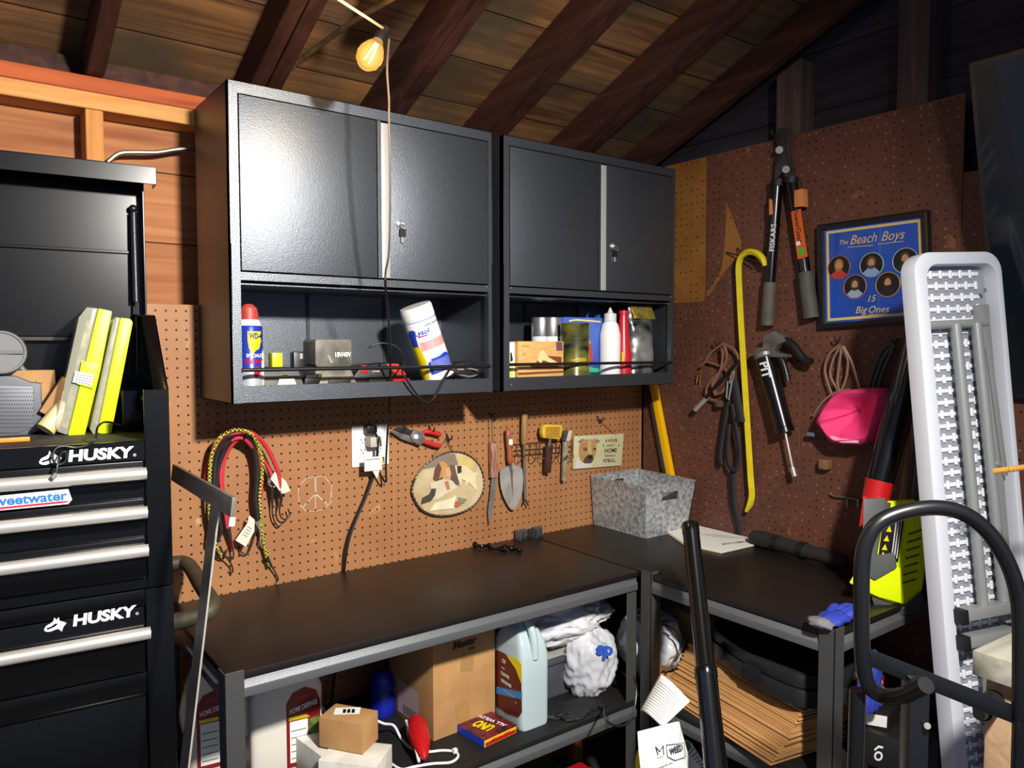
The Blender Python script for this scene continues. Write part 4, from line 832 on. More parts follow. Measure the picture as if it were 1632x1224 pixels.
# wire brush yellow head
F = BW.sub(880, 700); t = thing('wire_brush', 'wire brush with square yellow head and dark wooden handle in the wire rack', 'brush', F)
MB().prism([tuple(p)[:2] for p in F.P([(864, 680), (868, 676), (894, 677), (896, 683), (893, 698), (889, 700), (865, 698), (863, 690)], .05)], .035, .055).build('brush_head', mat('brush_yellow', '#d8b53a', .5), t, bev=.004)
m = MB(); rnd = random.Random(3)
for i in range(10):
    for j in range(6):
        p = V(F.px(869+i*2.2, 681+j*2.9, .055)); m.tube([p, p+V((rnd.uniform(-1, 1)*.001, rnd.uniform(-1, 1)*.001, .014))], .0009, 4)
tag(m.build('bristles', mat('copper_bristle', '#c07038', .4, .6), t), None, None, kind='stuff')
MB().tube([F.px(877, 698, .045), F.px(875, 712, .04)], .005, 10).build('neck', steel, t)
MB().prism(F.P([(870, 708), (880, 708), (876, 754), (868, 752)], .035), .028, .044).build('handle', mat('dark_handle', '#4a2c24', .5, var=.4, vs=30), t, bev=.004)
flat(t, 'rivet', chrome, arc2(*F.px(875, 708, .045)[:2], .003, 0, 330, 10), .045, .001)
# scraper brush
F = BW.sub(901, 700); t = thing('scratch_brush', 'narrow brush with pale handle and blue band at the right end of the wire rack', 'brush', F)
MB().prism(F.P([(898, 704), (905, 704), (900, 767), (896, 766)], .03), .024, .036).build('handle', mat('bone_wood', '#a89a78', .6, var=.4, vs=30), t, bev=.002)
MB().prism(F.P([(904, 686), (910, 686), (906, 703), (900, 703)], .03), .022, .04).build('head', mat('bone_wood2', '#c9bfa0', .6), t, bev=.002)
flat(t, 'blue_band', mat('band_blue', '#2f7ab8', .5), F.P([(898.6, 728), (903.6, 728), (903.2, 732), (898.3, 732)], .0365), .0365, .0005)
MB().prism(F.P([(898, 687), (904, 686), (900, 703), (896, 702)], .03), .024, .038).build('bristle_row', mat('dirty_bristle', '#5e5c54', .8, var=.8, vs=200), t)
# pitbull sign
F = BW.sub(950, 725, 0); t = thing('dog_sign', 'small cream sign with tan dog face, A house is not a home without a pitbull', 'sign', F)
cor = F.P([(913.5, 748), (915.5, 695), (994.5, 691), (990.5, 742)], .012)
MB().prism(cor, .006, .012).build('sign_board', mat('sign_cream', '#c9c298', .6, var=.12, vs=9), t, bev=.0008)
def G_(X, Y): return (860+X/10.88, 660+Y/10.88)
zz = .0122
for nm, colr, pts in (('print_chest', '#d6d2c8', [(650, 720), (700, 780), (900, 860), (915, 915), (620, 940)]), ('dog_head', '#b58c56', [(700, 470), (780, 435), (930, 440), (985, 520), (990, 620), (940, 800), (890, 850), (780, 860), (700, 800), (680, 680), (685, 560)]), ('dog_ear', '#8f7a72', [(655, 485), (730, 425), (775, 440), (720, 500)]), ('dog_ear', '#8f7a72', [(940, 420), (1060, 460), (1000, 510), (960, 480)]),
    ('dog_blaze', '#cfa874', [(840, 450), (890, 450), (905, 700), (850, 700), (830, 560)]), ('dog_eye', '#3a2c22', [(755, 595), (800, 575), (830, 600), (815, 640), (770, 635)]), ('dog_eye', '#3a2c22', [(930, 600), (960, 580), (975, 605), (955, 635)]), ('eye_light', '#9a9488', [(775, 600), (800, 595), (810, 615), (785, 625)]), ('dog_muzzle', '#54443c', [(800, 740), (850, 700), (920, 710), (930, 790), (890, 850), (800, 850), (750, 830)]), ('dog_nose', '#1c1a1a', [(835, 730), (870, 710), (920, 720), (915, 760), (870, 785), (840, 765)])):
    flat(t, nm, mat('sign_'+nm, colr, .6, var=.15, vs=60), F.P([G_(*p) for p in pts], zz), zz, .0002); zz += .00025
rr = math.atan2(cor[2][1]-cor[1][1], cor[2][0]-cor[1][0])*1.2
sg = mat('sign_ink', '#3c3a2c', .6)
for s_, X, Y, sz, wd in (('A HOUSE', 1245, 460, .017, .066), ('IS NOT A', 1235, 545, .011, .040), ('HOME', 1235, 635, .023, .066), ('WITHOUT A', 1225, 725, .012, .062), ('PITBULL.', 1215, 808, .019, .068)):
    p = F.px(*G_(X, Y), .0126); text(s_, p[0], p[1], .0126, sz, sg, t, rot=rr, width=wd, bold=.025)
for X in (1108, 1375):
    p = F.px(*G_(X, 545), .0126); s = .0035; flat(t, 'heart', sg, [(p[0]+a*s, p[1]+b*s) for a, b in ((0, -1.1), (1, 0), (.9, .7), (.45, .9), (0, .4), (-.45, .9), (-.9, .7), (-1, 0))], .0124, .0003)
MB().tube([F.px(u, v, .012) for u, v in ((922, 696), (952, 666), (982, 693))], .0016, 6).build('hang_string', mat('twine', '#8c6f52', .8), t)
# yellow level
p0 = RW.w(*RW.px(1038, 612, .028)); p1 = RW.w(*RW.px(1066, 760, .028)); dv = (p0-p1).normalized(); dn = (p1-p0).normalized(); pb = p1 + dn*((.932-p1.z)/dn.z); pt = p0+dv*.18
LF = Fr(pb, V((0, -dv.z, dv.y)), dv); t = thing('spirit_level', 'long yellow and dark spirit level leaning in the corner behind the metal bin', 'level', LF); Ln = (pt-pb).length
MB().box(-.012, .014, 0, Ln, -.022, 0).build('level_body', yel if 0 else mat('level_yellow', '#f0b400', .4), t, bev=.002); MB().box(-.030, -.0125, 0, Ln, -.022, -.002).build('side_rail', mat('level_dark', '#3a372c', .5), t, bev=.001)

# ================================================================ HANGING ON THE RIGHT WALL
hooks(RW, 1240, 215, 'hook at the stud top carrying the loppers')
hooks(RW, 1150, 548, 'hook carrying the brown cord coil beside the crowbar')
hooks(RW, 1341, 542, 'hook carrying the brown lamp cord left of the album frame bottom'); hooks(RW, 1432, 545, 'hook carrying the green cord beside the white folding table')
hooks(RW, 1240, 535, 'hook carrying the black grease gun')
# loppers
F = RW.sub(1243, 300); t = thing('loppers', 'long-handled loppers with grey grips and orange sleeves hanging blades up', 'loppers', F)
jm = mat('lopper_jaw', '#4b4a48', .4, .5, var=.4, vs=25)
def R1_(X, Y): return (1080+X/3.221, 180+Y/3.221)
MB().prism([tuple(p)[:2] for p in sm([(*F.px(*R1_(X, Y), .02)[:2], 0) for X, Y in ((505, 110), (515, 85), (545, 75), (572, 90), (578, 150), (575, 200), (590, 280), (602, 340), (560, 350), (540, 300), (520, 230), (505, 170))], 3, True)], .016, .024).build('blade', jm, t, bev=.001)
MB().prism(F.P([R1_(X, Y) for X, Y in ((508, 140), (545, 120), (555, 200), (570, 290), (545, 300), (500, 350), (505, 260), (515, 200))], .03), .026, .034).build('jaw', jm, t, bev=.0015)
for X, Y in ((522, 190), (556, 290)): MB().cyl(F.px(*R1_(X, Y), .034), F.px(*R1_(X, Y), .042), .012, 18).build('bolt', steel, t)
def rod(pa, pb, r0, r1, name, m, h=.03, n=16): a, b = V(F.px(*R1_(*pa), h)), V(F.px(*R1_(*pb), h)); return MB().cyl(a, b, r0, n, r1).build(name, m, t)
rod((512, 355), (475, 870), .019, .018, 'arm', blks); rod((585, 350), (655, 820), .019, .018, 'arm', blks)
rod((474, 870), (460, 1090), .0215, .023, 'grip', mat('grip_grey', '#5b5448', .7, var=.35, vs=20)); rod((655, 820), (687, 1055), .024, .026, 'grip', mat('grip_grey2', '#4e4b45', .7, var=.35, vs=20))
orm = mat('sleeve_orange', '#cf7f47', .6); ors = mat('sticker_orange', '#d05c22', .5)
MB().prism(F.P([R1_(X, Y) for X, Y in ((470, 440), (485, 445), (487, 520), (470, 525))], .05), .025, .052).build('orange_tab', orm, t, bev=.002)
MB().prism(F.P([R1_(X, Y) for X, Y in ((598, 398), (640, 388), (645, 480), (600, 485))], .05), .02, .052).build('orange_tab', orm, t, bev=.002)
a, b = V(F.px(*R1_(605, 500), .05)), V(F.px(*R1_(640, 745), .05)); a.z = b.z = 0; d = b-a; nn = V((-d.y, d.x, 0)).normalized()
def stp(u0, u1, w0, w1): return [(a+d*u0+nn*w0)[:2], (a+d*u0+nn*w1)[:2], (a+d*u1+nn*w1)[:2], (a+d*u1+nn*w0)[:2]]
MB().prism(stp(0, 1, -.017, .017), .045, .0500).build('orange_sticker', ors, t); flat(t, 'sticker_patch', paper, stp(.64, .72, -.014, .0), .0502, .0003)
c_ = a+d*.86; flat(t, 'green_dot', mat('dot_green', '#5aa030', .5), arc2(c_.x, c_.y, .013, 0, 340, 16), .0502, .0003)
rt = math.atan2(d.y, d.x); c_ = a+d*.32; text('PowerGear', c_.x, c_.y, .0505, .024, ink, t, rot=rt, bold=.01)
c_ = V(F.px(*R1_(489, 640), .0485)); text('FISKARS', c_.x, c_.y, .0485, .026, wink, t, rot=math.radians(86), bold=.02)
for X, Y in ((514, 360), (582, 345)): MB().cyl(F.px(*R1_(X-2, Y+15), .03), F.px(*R1_(X+2, Y-15), .03), .024, 16).build('collar', blkm, t)
# crowbar
F = RW.sub(1190, 560); t_ = F.P
pts = [F.px(u, v, h) for u, v, h in ((1219, 424, .05), (1215, 412, .05), (1205, 403, .05), (1192, 402, .045), (1181, 410, .04), (1177, 424, .035), (1177.5, 450, .03), (1181, 520, .03), (1186, 600, .03), (1191, 680, .03), (1196, 760, .03), (1198, 788, .03), (1195, 803, .03), (1189, 815, .03))]
p = sm(pts, 5); n_ = len(p); rr = [.0115]*n_
for i in range(6): rr[n_-1-i] = .006+.0011*i; rr[i] = .007+.0009*i
t = tag(MB().tube(p, rr, 6).build('crowbar', mat('crowbar_yellow', '#dcc820', .45, var=.12, vs=30), F), 'long yellow crowbar with gooseneck hanging on the right wall', 'crowbar')
hk = F.px(1180, 405, .01); m = MB(); m.tube([F.px(1158, 402, .01), F.px(1180, 408, .03), F.px(1210, 418, .06)], .0025, 6); m.tube([F.px(1175, 395, .01), F.px(1190, 415, .05)], .0025, 6)
tag(m.build('double_hook', dsteel, F), 'grey double wire hook holding up the yellow crowbar', 'hook')
# grease gun
def R2_(X, Y): return (1080+X/3.06, 480+Y/3.06)
F = RW.sub(*R2_(440, 300)); t = thing('grease_gun', 'black grease gun with steel head and lever hanging on the right wall', 'grease gun', F)
a, b = V(F.px(*R2_(425, 265), .05)), V(F.px(*R2_(525, 640), .05)); L_ = (b-a).length
MB().lathe([(.030, 0), (.030, L_*.93), (.032, L_*.94), (.032, L_), (.012, L_+.002)], a, b-a, 30).build('barrel', blks, t)
MB().lathe([(.033, -.012), (.036, -.008), (.036, .004), (.033, .008)], a, b-a, 30).build('collar', steel, t)
e = V(F.px(*R2_(560, 810), .05)); MB().cyl(b, e, .0045, 12).build('pull_rod', chrome, t); MB().cyl(e, e+(b-a).normalized()*.03, .0085, 14).build('pull_knob', chrome, t)
MB().prism(F.P([R2_(X, Y) for X, Y in ((382, 245), (400, 225), (425, 225), (430, 170), (480, 145), (520, 165), (540, 195), (500, 215), (480, 245), (550, 262), (545, 275), (380, 272))], .05), .035, .065).build('pump_head', mat('cast_steel', '#77726a', .4, .4, var=.4, vs=25), t, bev=.004)
q = sm([F.px(*R2_(X, Y), .05) for X, Y in ((515, 185), (555, 205), (590, 250), (620, 285), (655, 295))], 5); MB().tube(q, [.010+.003*math.sin(i/len(q)*3) for i in range(len(q))], 12).build('lever', blk, t)
q = sm([F.px(*R2_(X, Y), .05) for X, Y in ((490, 250), (515, 300), (530, 350), (538, 390))], 5); MB().tube(q, .010, 12).build('grip', blk, t)
MB().cyl(F.px(*R2_(350, 262), .05), F.px(*R2_(390, 256), .05), .004, 10, .009).build('bleeder', steel, t)
c_ = V(F.px(*R2_(425, 335), .082)); text('PIT', c_.x, c_.y, .0825, .045, wink, t, rot=math.atan2(-.95, .25), bold=.03, width=.055)
# brown cord coil, grease hose, strap
br = mat('brown_cord', '#7a5646', .5); 
def coil(name, label, groups, m, r, cat='cord'):
    o = None; t = None
    for pts in groups:
        w3 = [RW.w(*RW.px(*R2_(X, Y), h)) for X, Y, h in pts]
        if t is None: o = w3[0]; t = thing(name, label, cat, GF(o))
        MB().tube([p-o for p in sm(w3, 6)], r, 8).build('strand', m, t)
    return t, o
t, o = coil('brown_cord_coil', 'coiled brown cord with molded plug on the hook left of the crowbar', [[(225, 205, .03), (165, 250, .03), (130, 300, .03), (110, 320, .025)], [(225, 215, .04), (240, 260, .035), (225, 320, .03), (170, 380, .03), (140, 430, .03), (150, 470, .025), (200, 490, .025)], [(215, 225, .03), (215, 320, .03), (170, 400, .03), (185, 460, .03)], [(230, 210, .03), (280, 240, .03), (295, 300, .03), (250, 350, .03), (230, 330, .02), (190, 310, .02), (140, 295, .02)], [(225, 230, .035), (210, 330, .03), (175, 420, .028), (210, 450, .028), (270, 380, .03), (215, 440, .03)]], br, .0045)
MB().box(-.012, .012, -.012, .012, -.012, .012, Matrix.Translation(RW.w(*RW.px(*R2_(205, 500), .03))-o)).build('plug', mat('brown_plug', '#5c4134', .6), t, bev=.004)
t, o = coil('grease_hose', 'black grease hose with steel coupler end hanging left of the crowbar', [[(300, 290, .045), (240, 355, .045), (180, 420, .045), (130, 480, .045)]], blk, .0065, 'hose')
MB().cyl(RW.w(*RW.px(*R2_(138, 475), .045))-o, RW.w(*RW.px(*R2_(85, 530), .045))-o, .0095, 14).build('coupler', chrome, t)
F = RW.sub(*R2_(255, 380)); t = thing('ratchet_strap', 'folded black webbing strap with metal buckle hanging to the table', 'strap', F); sb = mat('webbing', '#1c1d22', .75)
def ribbon(pts, wd, m, nm):
    q = sm([F.px(*R2_(X, Y), h) for X, Y, h in pts], 6); b_ = MB(); tw = [V(x) for x in q]
    L1_ = []; 
    for i, p in enumerate(tw):
        d = (tw[min(i+1, len(tw)-1)]-tw[max(i-1, 0)]).normalized(); s = V((0, 0, 1)).cross(d).normalized()*wd/2; L1_.append((p-s, p+s))
    n_ = len(L1_)-1; b_.grid(lambda u, v: L1_[min(n_, round(u*n_))][0]*(1-v)+L1_[min(n_, round(u*n_))][1]*v, n_, 1); b_.build(nm, m, t, solid=.002)
ribbon([(262, 390, .03), (240, 520, .03), (220, 640, .03), (205, 760, .03), (215, 800, .035)], .022, sb, 'webbing')
ribbon([(270, 390, .04), (285, 480, .04), (300, 560, .045), (305, 590, .045)], .04, sb, 'webbing')
ribbon([(262, 500, .045), (285, 640, .045), (300, 740, .045), (285, 815, .045), (255, 810, .045), (240, 740, .045), (250, 600, .045)], .018, sb, 'webbing')
ribbon([(268, 830, .03), (268, 900, .03), (275, 1000, .025), (290, 1060, .025), (300, 1130, .02)], .026, sb, 'webbing')
MB().tube([F.px(*R2_(X, Y), .05) for X, Y in ((245, 390), (265, 390), (250, 480), (238, 470))], .003, 8, True).build('buckle', chrome, t)
MB().tube(sm([F.px(*R2_(X, Y), .05) for X, Y in ((275, 340), (268, 380), (255, 400), (262, 360))], 4, True), .0022, 8, True).build('snap_hook', chrome, t)
F = RW.sub(*R2_(103, 375)); m = MB()
for a, b in (((90, 360), (120, 352)), ((100, 355), (92, 400)), ((113, 355), (108, 395)), ((85, 380), (118, 375))): m.tube([F.px(*R2_(*a), .012), F.px(*R2_(*b), .02)], .0028, 6)
tag(m.build('brass_hook', mat('brass', '#8a7448', .4, .8), F), 'small brass double hook screwed to the right wall near the corner', 'hook')
# framed album
F = RW.sub(1392, 520); t = thing('framed_album', 'black-framed blue album cover with five round portraits and script lettering', 'picture', F)
out = F.P([(1303, 359), (1479, 334), (1486, 512), (1306, 524)], .02)
def qi(k0): 
    cx = sum(p[0] for p in out)/4; cy = sum(p[1] for p in out)/4; return [(cx+(x-cx)*k0, cy+(y-cy)*k0) for x, y in out]
MB().ring(out, qi(.90), .004, .026).build('frame', mat('frame_black', '#0e0f14', .35), t, bev=.0015)
MB().prism(qi(.905), .006, .012).build('cover_print', mat('album_blue', '#1f55c0', .25, var=.25, vs=3, col2='#1a3f98', coat=.6), t)
gold = mat('neon_cream', '#d9bd72', .4)
MB().ring(qi(.86), qi(.81), .0122, .0128).build('cream_border', gold, t)
ux = (V(out[1])-V(out[0])).to_3d(); rot = math.atan2(ux.y, ux.x); wd = ux.length
def A_(X, Y, h=.0125): return F.px(1280+X/5.564, 320+Y/5.564, h)
p = A_(355, 370); text('The', p[0], p[1], .0132, .020, gold, t, rot=rot, shear=.3, bold=.0)
p = A_(530, 340); text('Beach', p[0], p[1], .0132, .040, gold, t, rot=rot, shear=.35, width=.085)
p = A_(790, 310); text('Boys', p[0], p[1], .0132, .040, gold, t, rot=rot, shear=.35, width=.07)
p = A_(600, 870); text('15', p[0], p[1], .0132, .028, gold, t, rot=rot, shear=.3)
p = A_(510, 970); text('Big', p[0], p[1], .0132, .030, gold, t, rot=rot, shear=.3); p = A_(665, 965); text('Ones', p[0], p[1], .0132, .030, gold, t, rot=rot, shear=.3)
for (X0, Y0, X1, Y1) in ((395, 412, 620, 395), (660, 385, 890, 360), (575, 1010, 740, 1005)):
    MB().tube([A_(X0, Y0, .0132), A_(X1, Y1, .0132)], .0012, 6).build('underline', gold, t)
skin = mat('portrait_skin', '#b88660', .6); hair = mat('portrait_hair', '#3a2618', .6); drk = mat('portrait_dark', '#12100f', .5)
for X, Y, rc_, hc, sc_ in ((318, 592, '#b0603c', '#a06a3a', '#b8352a'), (607, 568, '#9fc0a0', '#5a3a22', '#7fa0c8'), (905, 530, '#a8bcd0', '#3a2a20', '#202020'), (460, 762, '#c07048', '#3c281a', '#8fa8c0'), (752, 742, '#c09048', '#2a1c14', '#181414')):
    c_ = A_(X, Y); r = .0365; pc = mat('ring'+rc_, rc_, .4); sm_ = mat('shirt'+sc_, sc_, .6); hm = mat('hair'+hc, hc, .6)
    MB().lathe([(r, 0), (r, .0008)], (c_[0], c_[1], .0126), (0, 0, 1), 32).build('portrait_disc', drk, t)
    MB().tube([(c_[0]+r*math.cos(a*.2), c_[1]+r*math.sin(a*.2), .0132) for a in range(31)], .0013, 6, True).build('portrait_ring', pc, t)
    z = .0136; E = lambda dx, dy, rx, ry, k_: [(c_[0]+dx*r+rx*r*math.cos(a*.4), c_[1]+dy*r+ry*r*math.sin(a*.4)) for a in range(16)]
    flat(t, 'portrait_shoulders', sm_, [(c_[0]-r*.72, c_[1]-r*.62), (c_[0]-r*.3, c_[1]-r*.25), (c_[0]+r*.3, c_[1]-r*.25), (c_[0]+r*.72, c_[1]-r*.62), (c_[0]+r*.3, c_[1]-r*.93), (c_[0]-r*.3, c_[1]-r*.93)], z, .0001)
    flat(t, 'portrait_hair', hm, E(0, .2, .42, .55, 0), z+.0003, .0001); flat(t, 'portrait_face', skin, E(0, .12, .27, .40, 0), z+.0006, .0001)
    flat(t, 'portrait_beard', hm, [(c_[0]-r*.25, c_[1]-r*.02), (c_[0], c_[1]-r*.08), (c_[0]+r*.25, c_[1]-r*.02), (c_[0]+r*.15, c_[1]-r*.32), (c_[0]-r*.15, c_[1]-r*.32)], z+.0009, .0001)
# cord hank on hook + peach plug, green cord
t, o = coil('lamp_cord', 'hank of brown lamp cord hanging behind the pink visor', [[(790, 215, .04), (740, 260, .035), (718, 330, .03), (740, 420, .03), (770, 490, .03)], [(795, 220, .04), (760, 280, .035), (745, 360, .03), (790, 450, .03)], [(800, 220, .045), (790, 300, .04), (780, 400, .035), (800, 470, .03)], [(805, 220, .045), (830, 290, .04), (820, 380, .035), (780, 470, .03)], [(810, 220, .04), (850, 300, .035), (880, 400, .03), (890, 430, .03)], [(840, 430, .03), (760, 450, .03), (700, 500, .03), (660, 560, .02)]], mat('lamp_cord', '#8a6a58', .45), .0036)
MB().box(-.016, .016, -.016, .016, -.016, .016, Matrix.Translation(RW.w(*RW.px(*R2_(720, 795), .02))-o)).build('plug', mat('old_plug', '#7c5a38', .6), t, bev=.005)
coil('green_cable', 'dark green cord hanging behind the leaf blower tube', [[(1060, 200, .03), (1000, 240, .03), (960, 330, .03), (930, 430, .03)], [(1060, 210, .03), (1010, 270, .03), (975, 350, .03), (950, 440, .03)], [(1060, 215, .03), (1030, 280, .03), (1000, 350, .03), (975, 440, .03)]], mat('green_cord', '#16352c', .5), .0055)
# pink visor hat
F = RW.sub(*R2_(850, 560)); pink = mat('pink_cloth', '#f03a7c', .8, var=.12, vs=30, bump=.3, bs=200); t = thing('pink_cap', 'bright pink sun cap hanging upside down between the lamp cord and blower tube', 'cap', F)
fr_ = F.P([R2_(X, Y) for X, Y in ((700, 600), (705, 540), (740, 490), (800, 440), (900, 426), (1010, 430), (1025, 480), (1000, 560), (960, 660), (900, 690), (820, 693), (760, 680))], .05)
cx, cy = sum(a for a, b in fr_)/12, sum(b for a, b in fr_)/12; N_ = 48; ol = sm([(*q, 0) for q in fr_], 4, True)
def capf(u, v):
    i = int(round(u*48)) % 48; p = ol[i]; k_ = [1.0, 1.03, 1.0, .86, .70, .45, .2, .02][min(7, int(round(v*7)))]; z = [.0, .045, .085, .098, .088, .060, .045, .04][min(7, int(round(v*7)))]
    q = V((cx+.01+(p.x-cx)*k_, cy+(p.y-cy)*k_+ .016*(1-k_), z)); return q + V(mn.noise_vector(V((u*9, v*5, 1))))*.006*(0 if u in (0, 1) else 1)
MB().grid(capf, 48, 7).build('crown', pink, t, ang=60, solid=.002)
flat(t, 'white_trim', mat('trim_white', '#e8b8c8', .8), F.P([R2_(X, Y) for X, Y in ((748, 655), (790, 668), (880, 680), (880, 692), (800, 690), (750, 672))], .095), .092, .004)
MB().box(-.012, .016, -.006, .006, .03, .04, Matrix.Translation((F.px(*R2_(680, 645), 0)))).build('clip', mat('clip_grey', '#5a6a78', .4), t)
# peg with bolts
F = RW.sub(*R2_(820, 960)); m = MB(); m.tube(sm([F.px(*R2_(X, Y), .012) for X, Y in ((745, 935), (760, 950), (820, 958), (890, 972))], 4), .0035, 8)
for X in (828, 880): m.tube([F.px(*R2_(X, 965), .014), F.px(*R2_(X, 1005), .02)], .004, 8)
tag(m.build('tool_hook', mat('galv', '#7d7568', .4, .7), F), 'greyish steel tool hook with two prongs above the leaf blower', 'hook')
# wall screen
up_ = V((-.235, 0, .82)).normalized()
S_ = Fr((2.55, -1.318, 1.480), (0, -1, 0), up_); t = thing('wall_screen', 'large dark flat screen tilted on the right wall at the upper right', 'television', S_)
MB().box(0, 1.3, 0, .86, -.02, 0).build('housing', mat('screen_bezel', '#1c2226', .4), t, bev=.003); MB().box(.012, 1.288, .016, .848, 0, .0012).build('screen_glass', mat('screen', '#121d24', .18, var=.3, vs=2, coat=.3), t)
MB().box(.5, .8, .3, .5, -.04, -.0205).build('wall_mount', blk, t)
# ================================================================ ON THE WORK TABLES
galv = mat('galvanized', '#c2c6c6', .42, .3, var=.22, vs=70, col2='#7e8486', bump=.15, bs=40)
t = thing('metal_bin', 'galvanized steel bin with cut-out handles in the corner of the work table', 'bin', (2.295, -.287, TZ))
Bx = [V((0, 0, .001)), V((.215, -.005, .001)), V((.215, .272, .001)), V((.005, .275, .001))]; Tx = [V((-.025, -.025, .19)), V((.225, -.035, .19)), V((.245, .272, .19)), V((-.012, .275, .19))]
MB().face(Bx).build('base_sheet', galv, t, solid=.001)
def side(i, j, hole):
    a, b, c, d = Bx[i], Bx[j], Tx[j], Tx[i]; P = lambda u, v: (a*(1-u)+b*u)*(1-v)+(d*(1-u)+c*u)*v; m = MB()
    if not hole: m.face([P(0, 0), P(1, 0), P(1, 1), P(0, 1)])
    else:
        u0, u1, v0, v1 = .32, .66, .68, .86
        m.face([P(0, 0), P(1, 0), P(1, v0), P(0, v0)]); m.face([P(0, v1), P(1, v1), P(1, 1), P(0, 1)]); m.face([P(0, v0), P(u0, v0), P(u0, v1), P(0, v1)]); m.face([P(u1, v0), P(1, v0), P(1, v1), P(u1, v1)])
    o = m.build('side_sheet', galv, t, smooth=False, solid=.0012)
    if hole: MB().tube([P(*q) for q in ((u0, v0), (u1, v0), (u1, v1), (u0, v1))], .0022, 6, True).build('handle_rim', galv, t)
    if hole:
        for v in (.25, .36): MB().tube([P(.2, v), P(.75, v)], .0015, 6).build('pressed_rib', galv, t)
side(0, 1, True); side(1, 2, False); side(2, 3, True); side(3, 0, False)
MB().tube(Tx, .003, 8, True).build('rolled_rim', galv, t); MB().tube(Bx, .0022, 8, True).build('base_bead', galv, t)
for i in (0,): MB().tube([Bx[0], Tx[0]], .0022, 8).build('corner_seam', galv, t)
# papers
def at3(pts, z): return [HZ(u, v, z) for u, v in pts]
pp_ = at3([(1060, 847), (1112, 836), (1222, 857), (1216, 866), (1150, 881), (1090, 868)], TZ+.004); o = pp_[0]
PF = Fr(o, (1, 0, 0), (0, 1, 0)); 
for i, (dx, zz_, mm, lb) in enumerate(((0, .0012, mat('yellow_paper', '#d8cf9a', .7), 'yellowish booklet under the white sheet on the corner table'), (-.004, .0052, paper, 'white printed sheet with a black heading lying in front of the metal bin'))):
    t = thing('paper_booklet', lb, 'paper', Fr((o.x, o.y, TZ+zz_), (1, 0, 0), (0, 1, 0)))
    pl2 = [(p.x-o.x, p.y-o.y) for p in pp_]; cx = sum(p[0] for p in pl2)/6; pl2 = [(min(x, XR-.006-o.x)+dx*(1-i), y-.004*i) for x, y in pl2]
    MB().prism(pl2, 0, .003).build('sheets', mm, t)
    if i:
        a, b = HZ(1152, 868, TZ+.008), HZ(1212, 860, TZ+.008); text('PITTSBURGH', (a.x+b.x)/2-o.x, (a.y+b.y)/2-o.y, .0034, .022, ink, t, rot=math.atan2(b.y-a.y, b.x-a.x), width=(b-a).length, bold=.02)
        for j in range(5):
            a, b = HZ(1100+j*12, 850+j*2, TZ+.008), HZ(1150+j*10, 853+j*1.2, TZ+.008); d = V((b-a)).normalized()*.0; flat(t, 'print', mat('grey_ink', '#5c5850'), [(a.x-o.x, a.y-o.y), (b.x-o.x, b.y-o.y), (b.x-o.x+.002, b.y-o.y+.001), (a.x-o.x+.002, a.y-o.y+.001)], .0032, .0001)
# black fabric roll
a, b = HZ(1250, 874, TZ+.028), HZ(1362, 904, TZ+.028); a.x = min(a.x, 2.545); b.x = min(b.x, 2.545); a = V((2.52, -.575, TZ+.03)); b = V((2.50, -.93, TZ+.026)); rl = mat('black_fabric', '#1b1b1c', .85, var=.4, vs=40, bump=.6, bs=80)
t = thing('fabric_roll', 'black fabric tool roll lying against the right wall on the corner table', 'tool roll', a)
m = MB(); m.lathe([(.012, 0), (.027, .004), (.029, .05), (.025, .12), (.024, .2), (.022, .28), (.019, .35), (.008, .36)], (0, 0, 0), b-a, 24); m.noise(.004, 30); m.build('roll_body', rl, t, ang=60)
for h in (.09, .19): m = MB(); d = (b-a).normalized(); m.lathe([(.027, 0), (.0275, .004), (.0275, .016), (.027, .02)], d*h, d, 24); m.build('elastic_band', blk, t)
# small black tripod-like trinket
t = thing('black_clamp', 'small black jointed clamp lying on the work table near the bracket', 'clamp', HZ(790, 877, TZ)); o = t.location.copy()
q = [HZ(u, v, TZ+.008)-o for u, v in ((757, 867), (768, 871), (780, 869), (790, 875), (804, 871), (816, 873), (828, 876))]
m = MB().tube(sm(q, 5), .006, 10)
for p in q[::2]: m.sph(p, .009, sub=2)
m.tube([q[3], q[3]+V((.02, -.03, -.002))], .005, 8); m.tube([q[4], q[4]+V((-.02, -.03, -.003))], .005, 8); m.build('jointed_arm', blks, t)
MB().sph(q[5], .011, (1.3, 1, .8), 2).build('ball_joint', blks, t)
# brackets at the back
t = thing('corner_bracket', 'pair of small grey steel brackets where the two tables meet at the wall', 'bracket', (1.96, -.05, TZ))
for x, w_ in ((-.045, .05), (.035, .045)): MB().box(x, x+w_, .036, .040, 0, .032).box(x, x+.003, .0, .04, 0, .032).box(x+w_*.5, x+w_*.5+.003, .01, .04, 0, .03).build('bracket_plate', mat('bracket_grey', '#6f7276', .4, .6), t, bev=.0006)
# leaf blower
def DD(u, v, d): return D(u, v, d)
bo = HZ(1440, 975, TZ); bo = V((2.27, -1.10, TZ)); dp = (bo-CAM).dot(FW)
t = thing('leaf_blower', 'lime green leaf blower with black tube and red ring on the corner table end', 'leaf blower', bo); o = bo
BLF = Fr(bo, RT, UP)   # plane facing the viewer
def bp3(u, v, h=0): q = BLF.px(u, v, h); return BLF.w(*q)-o
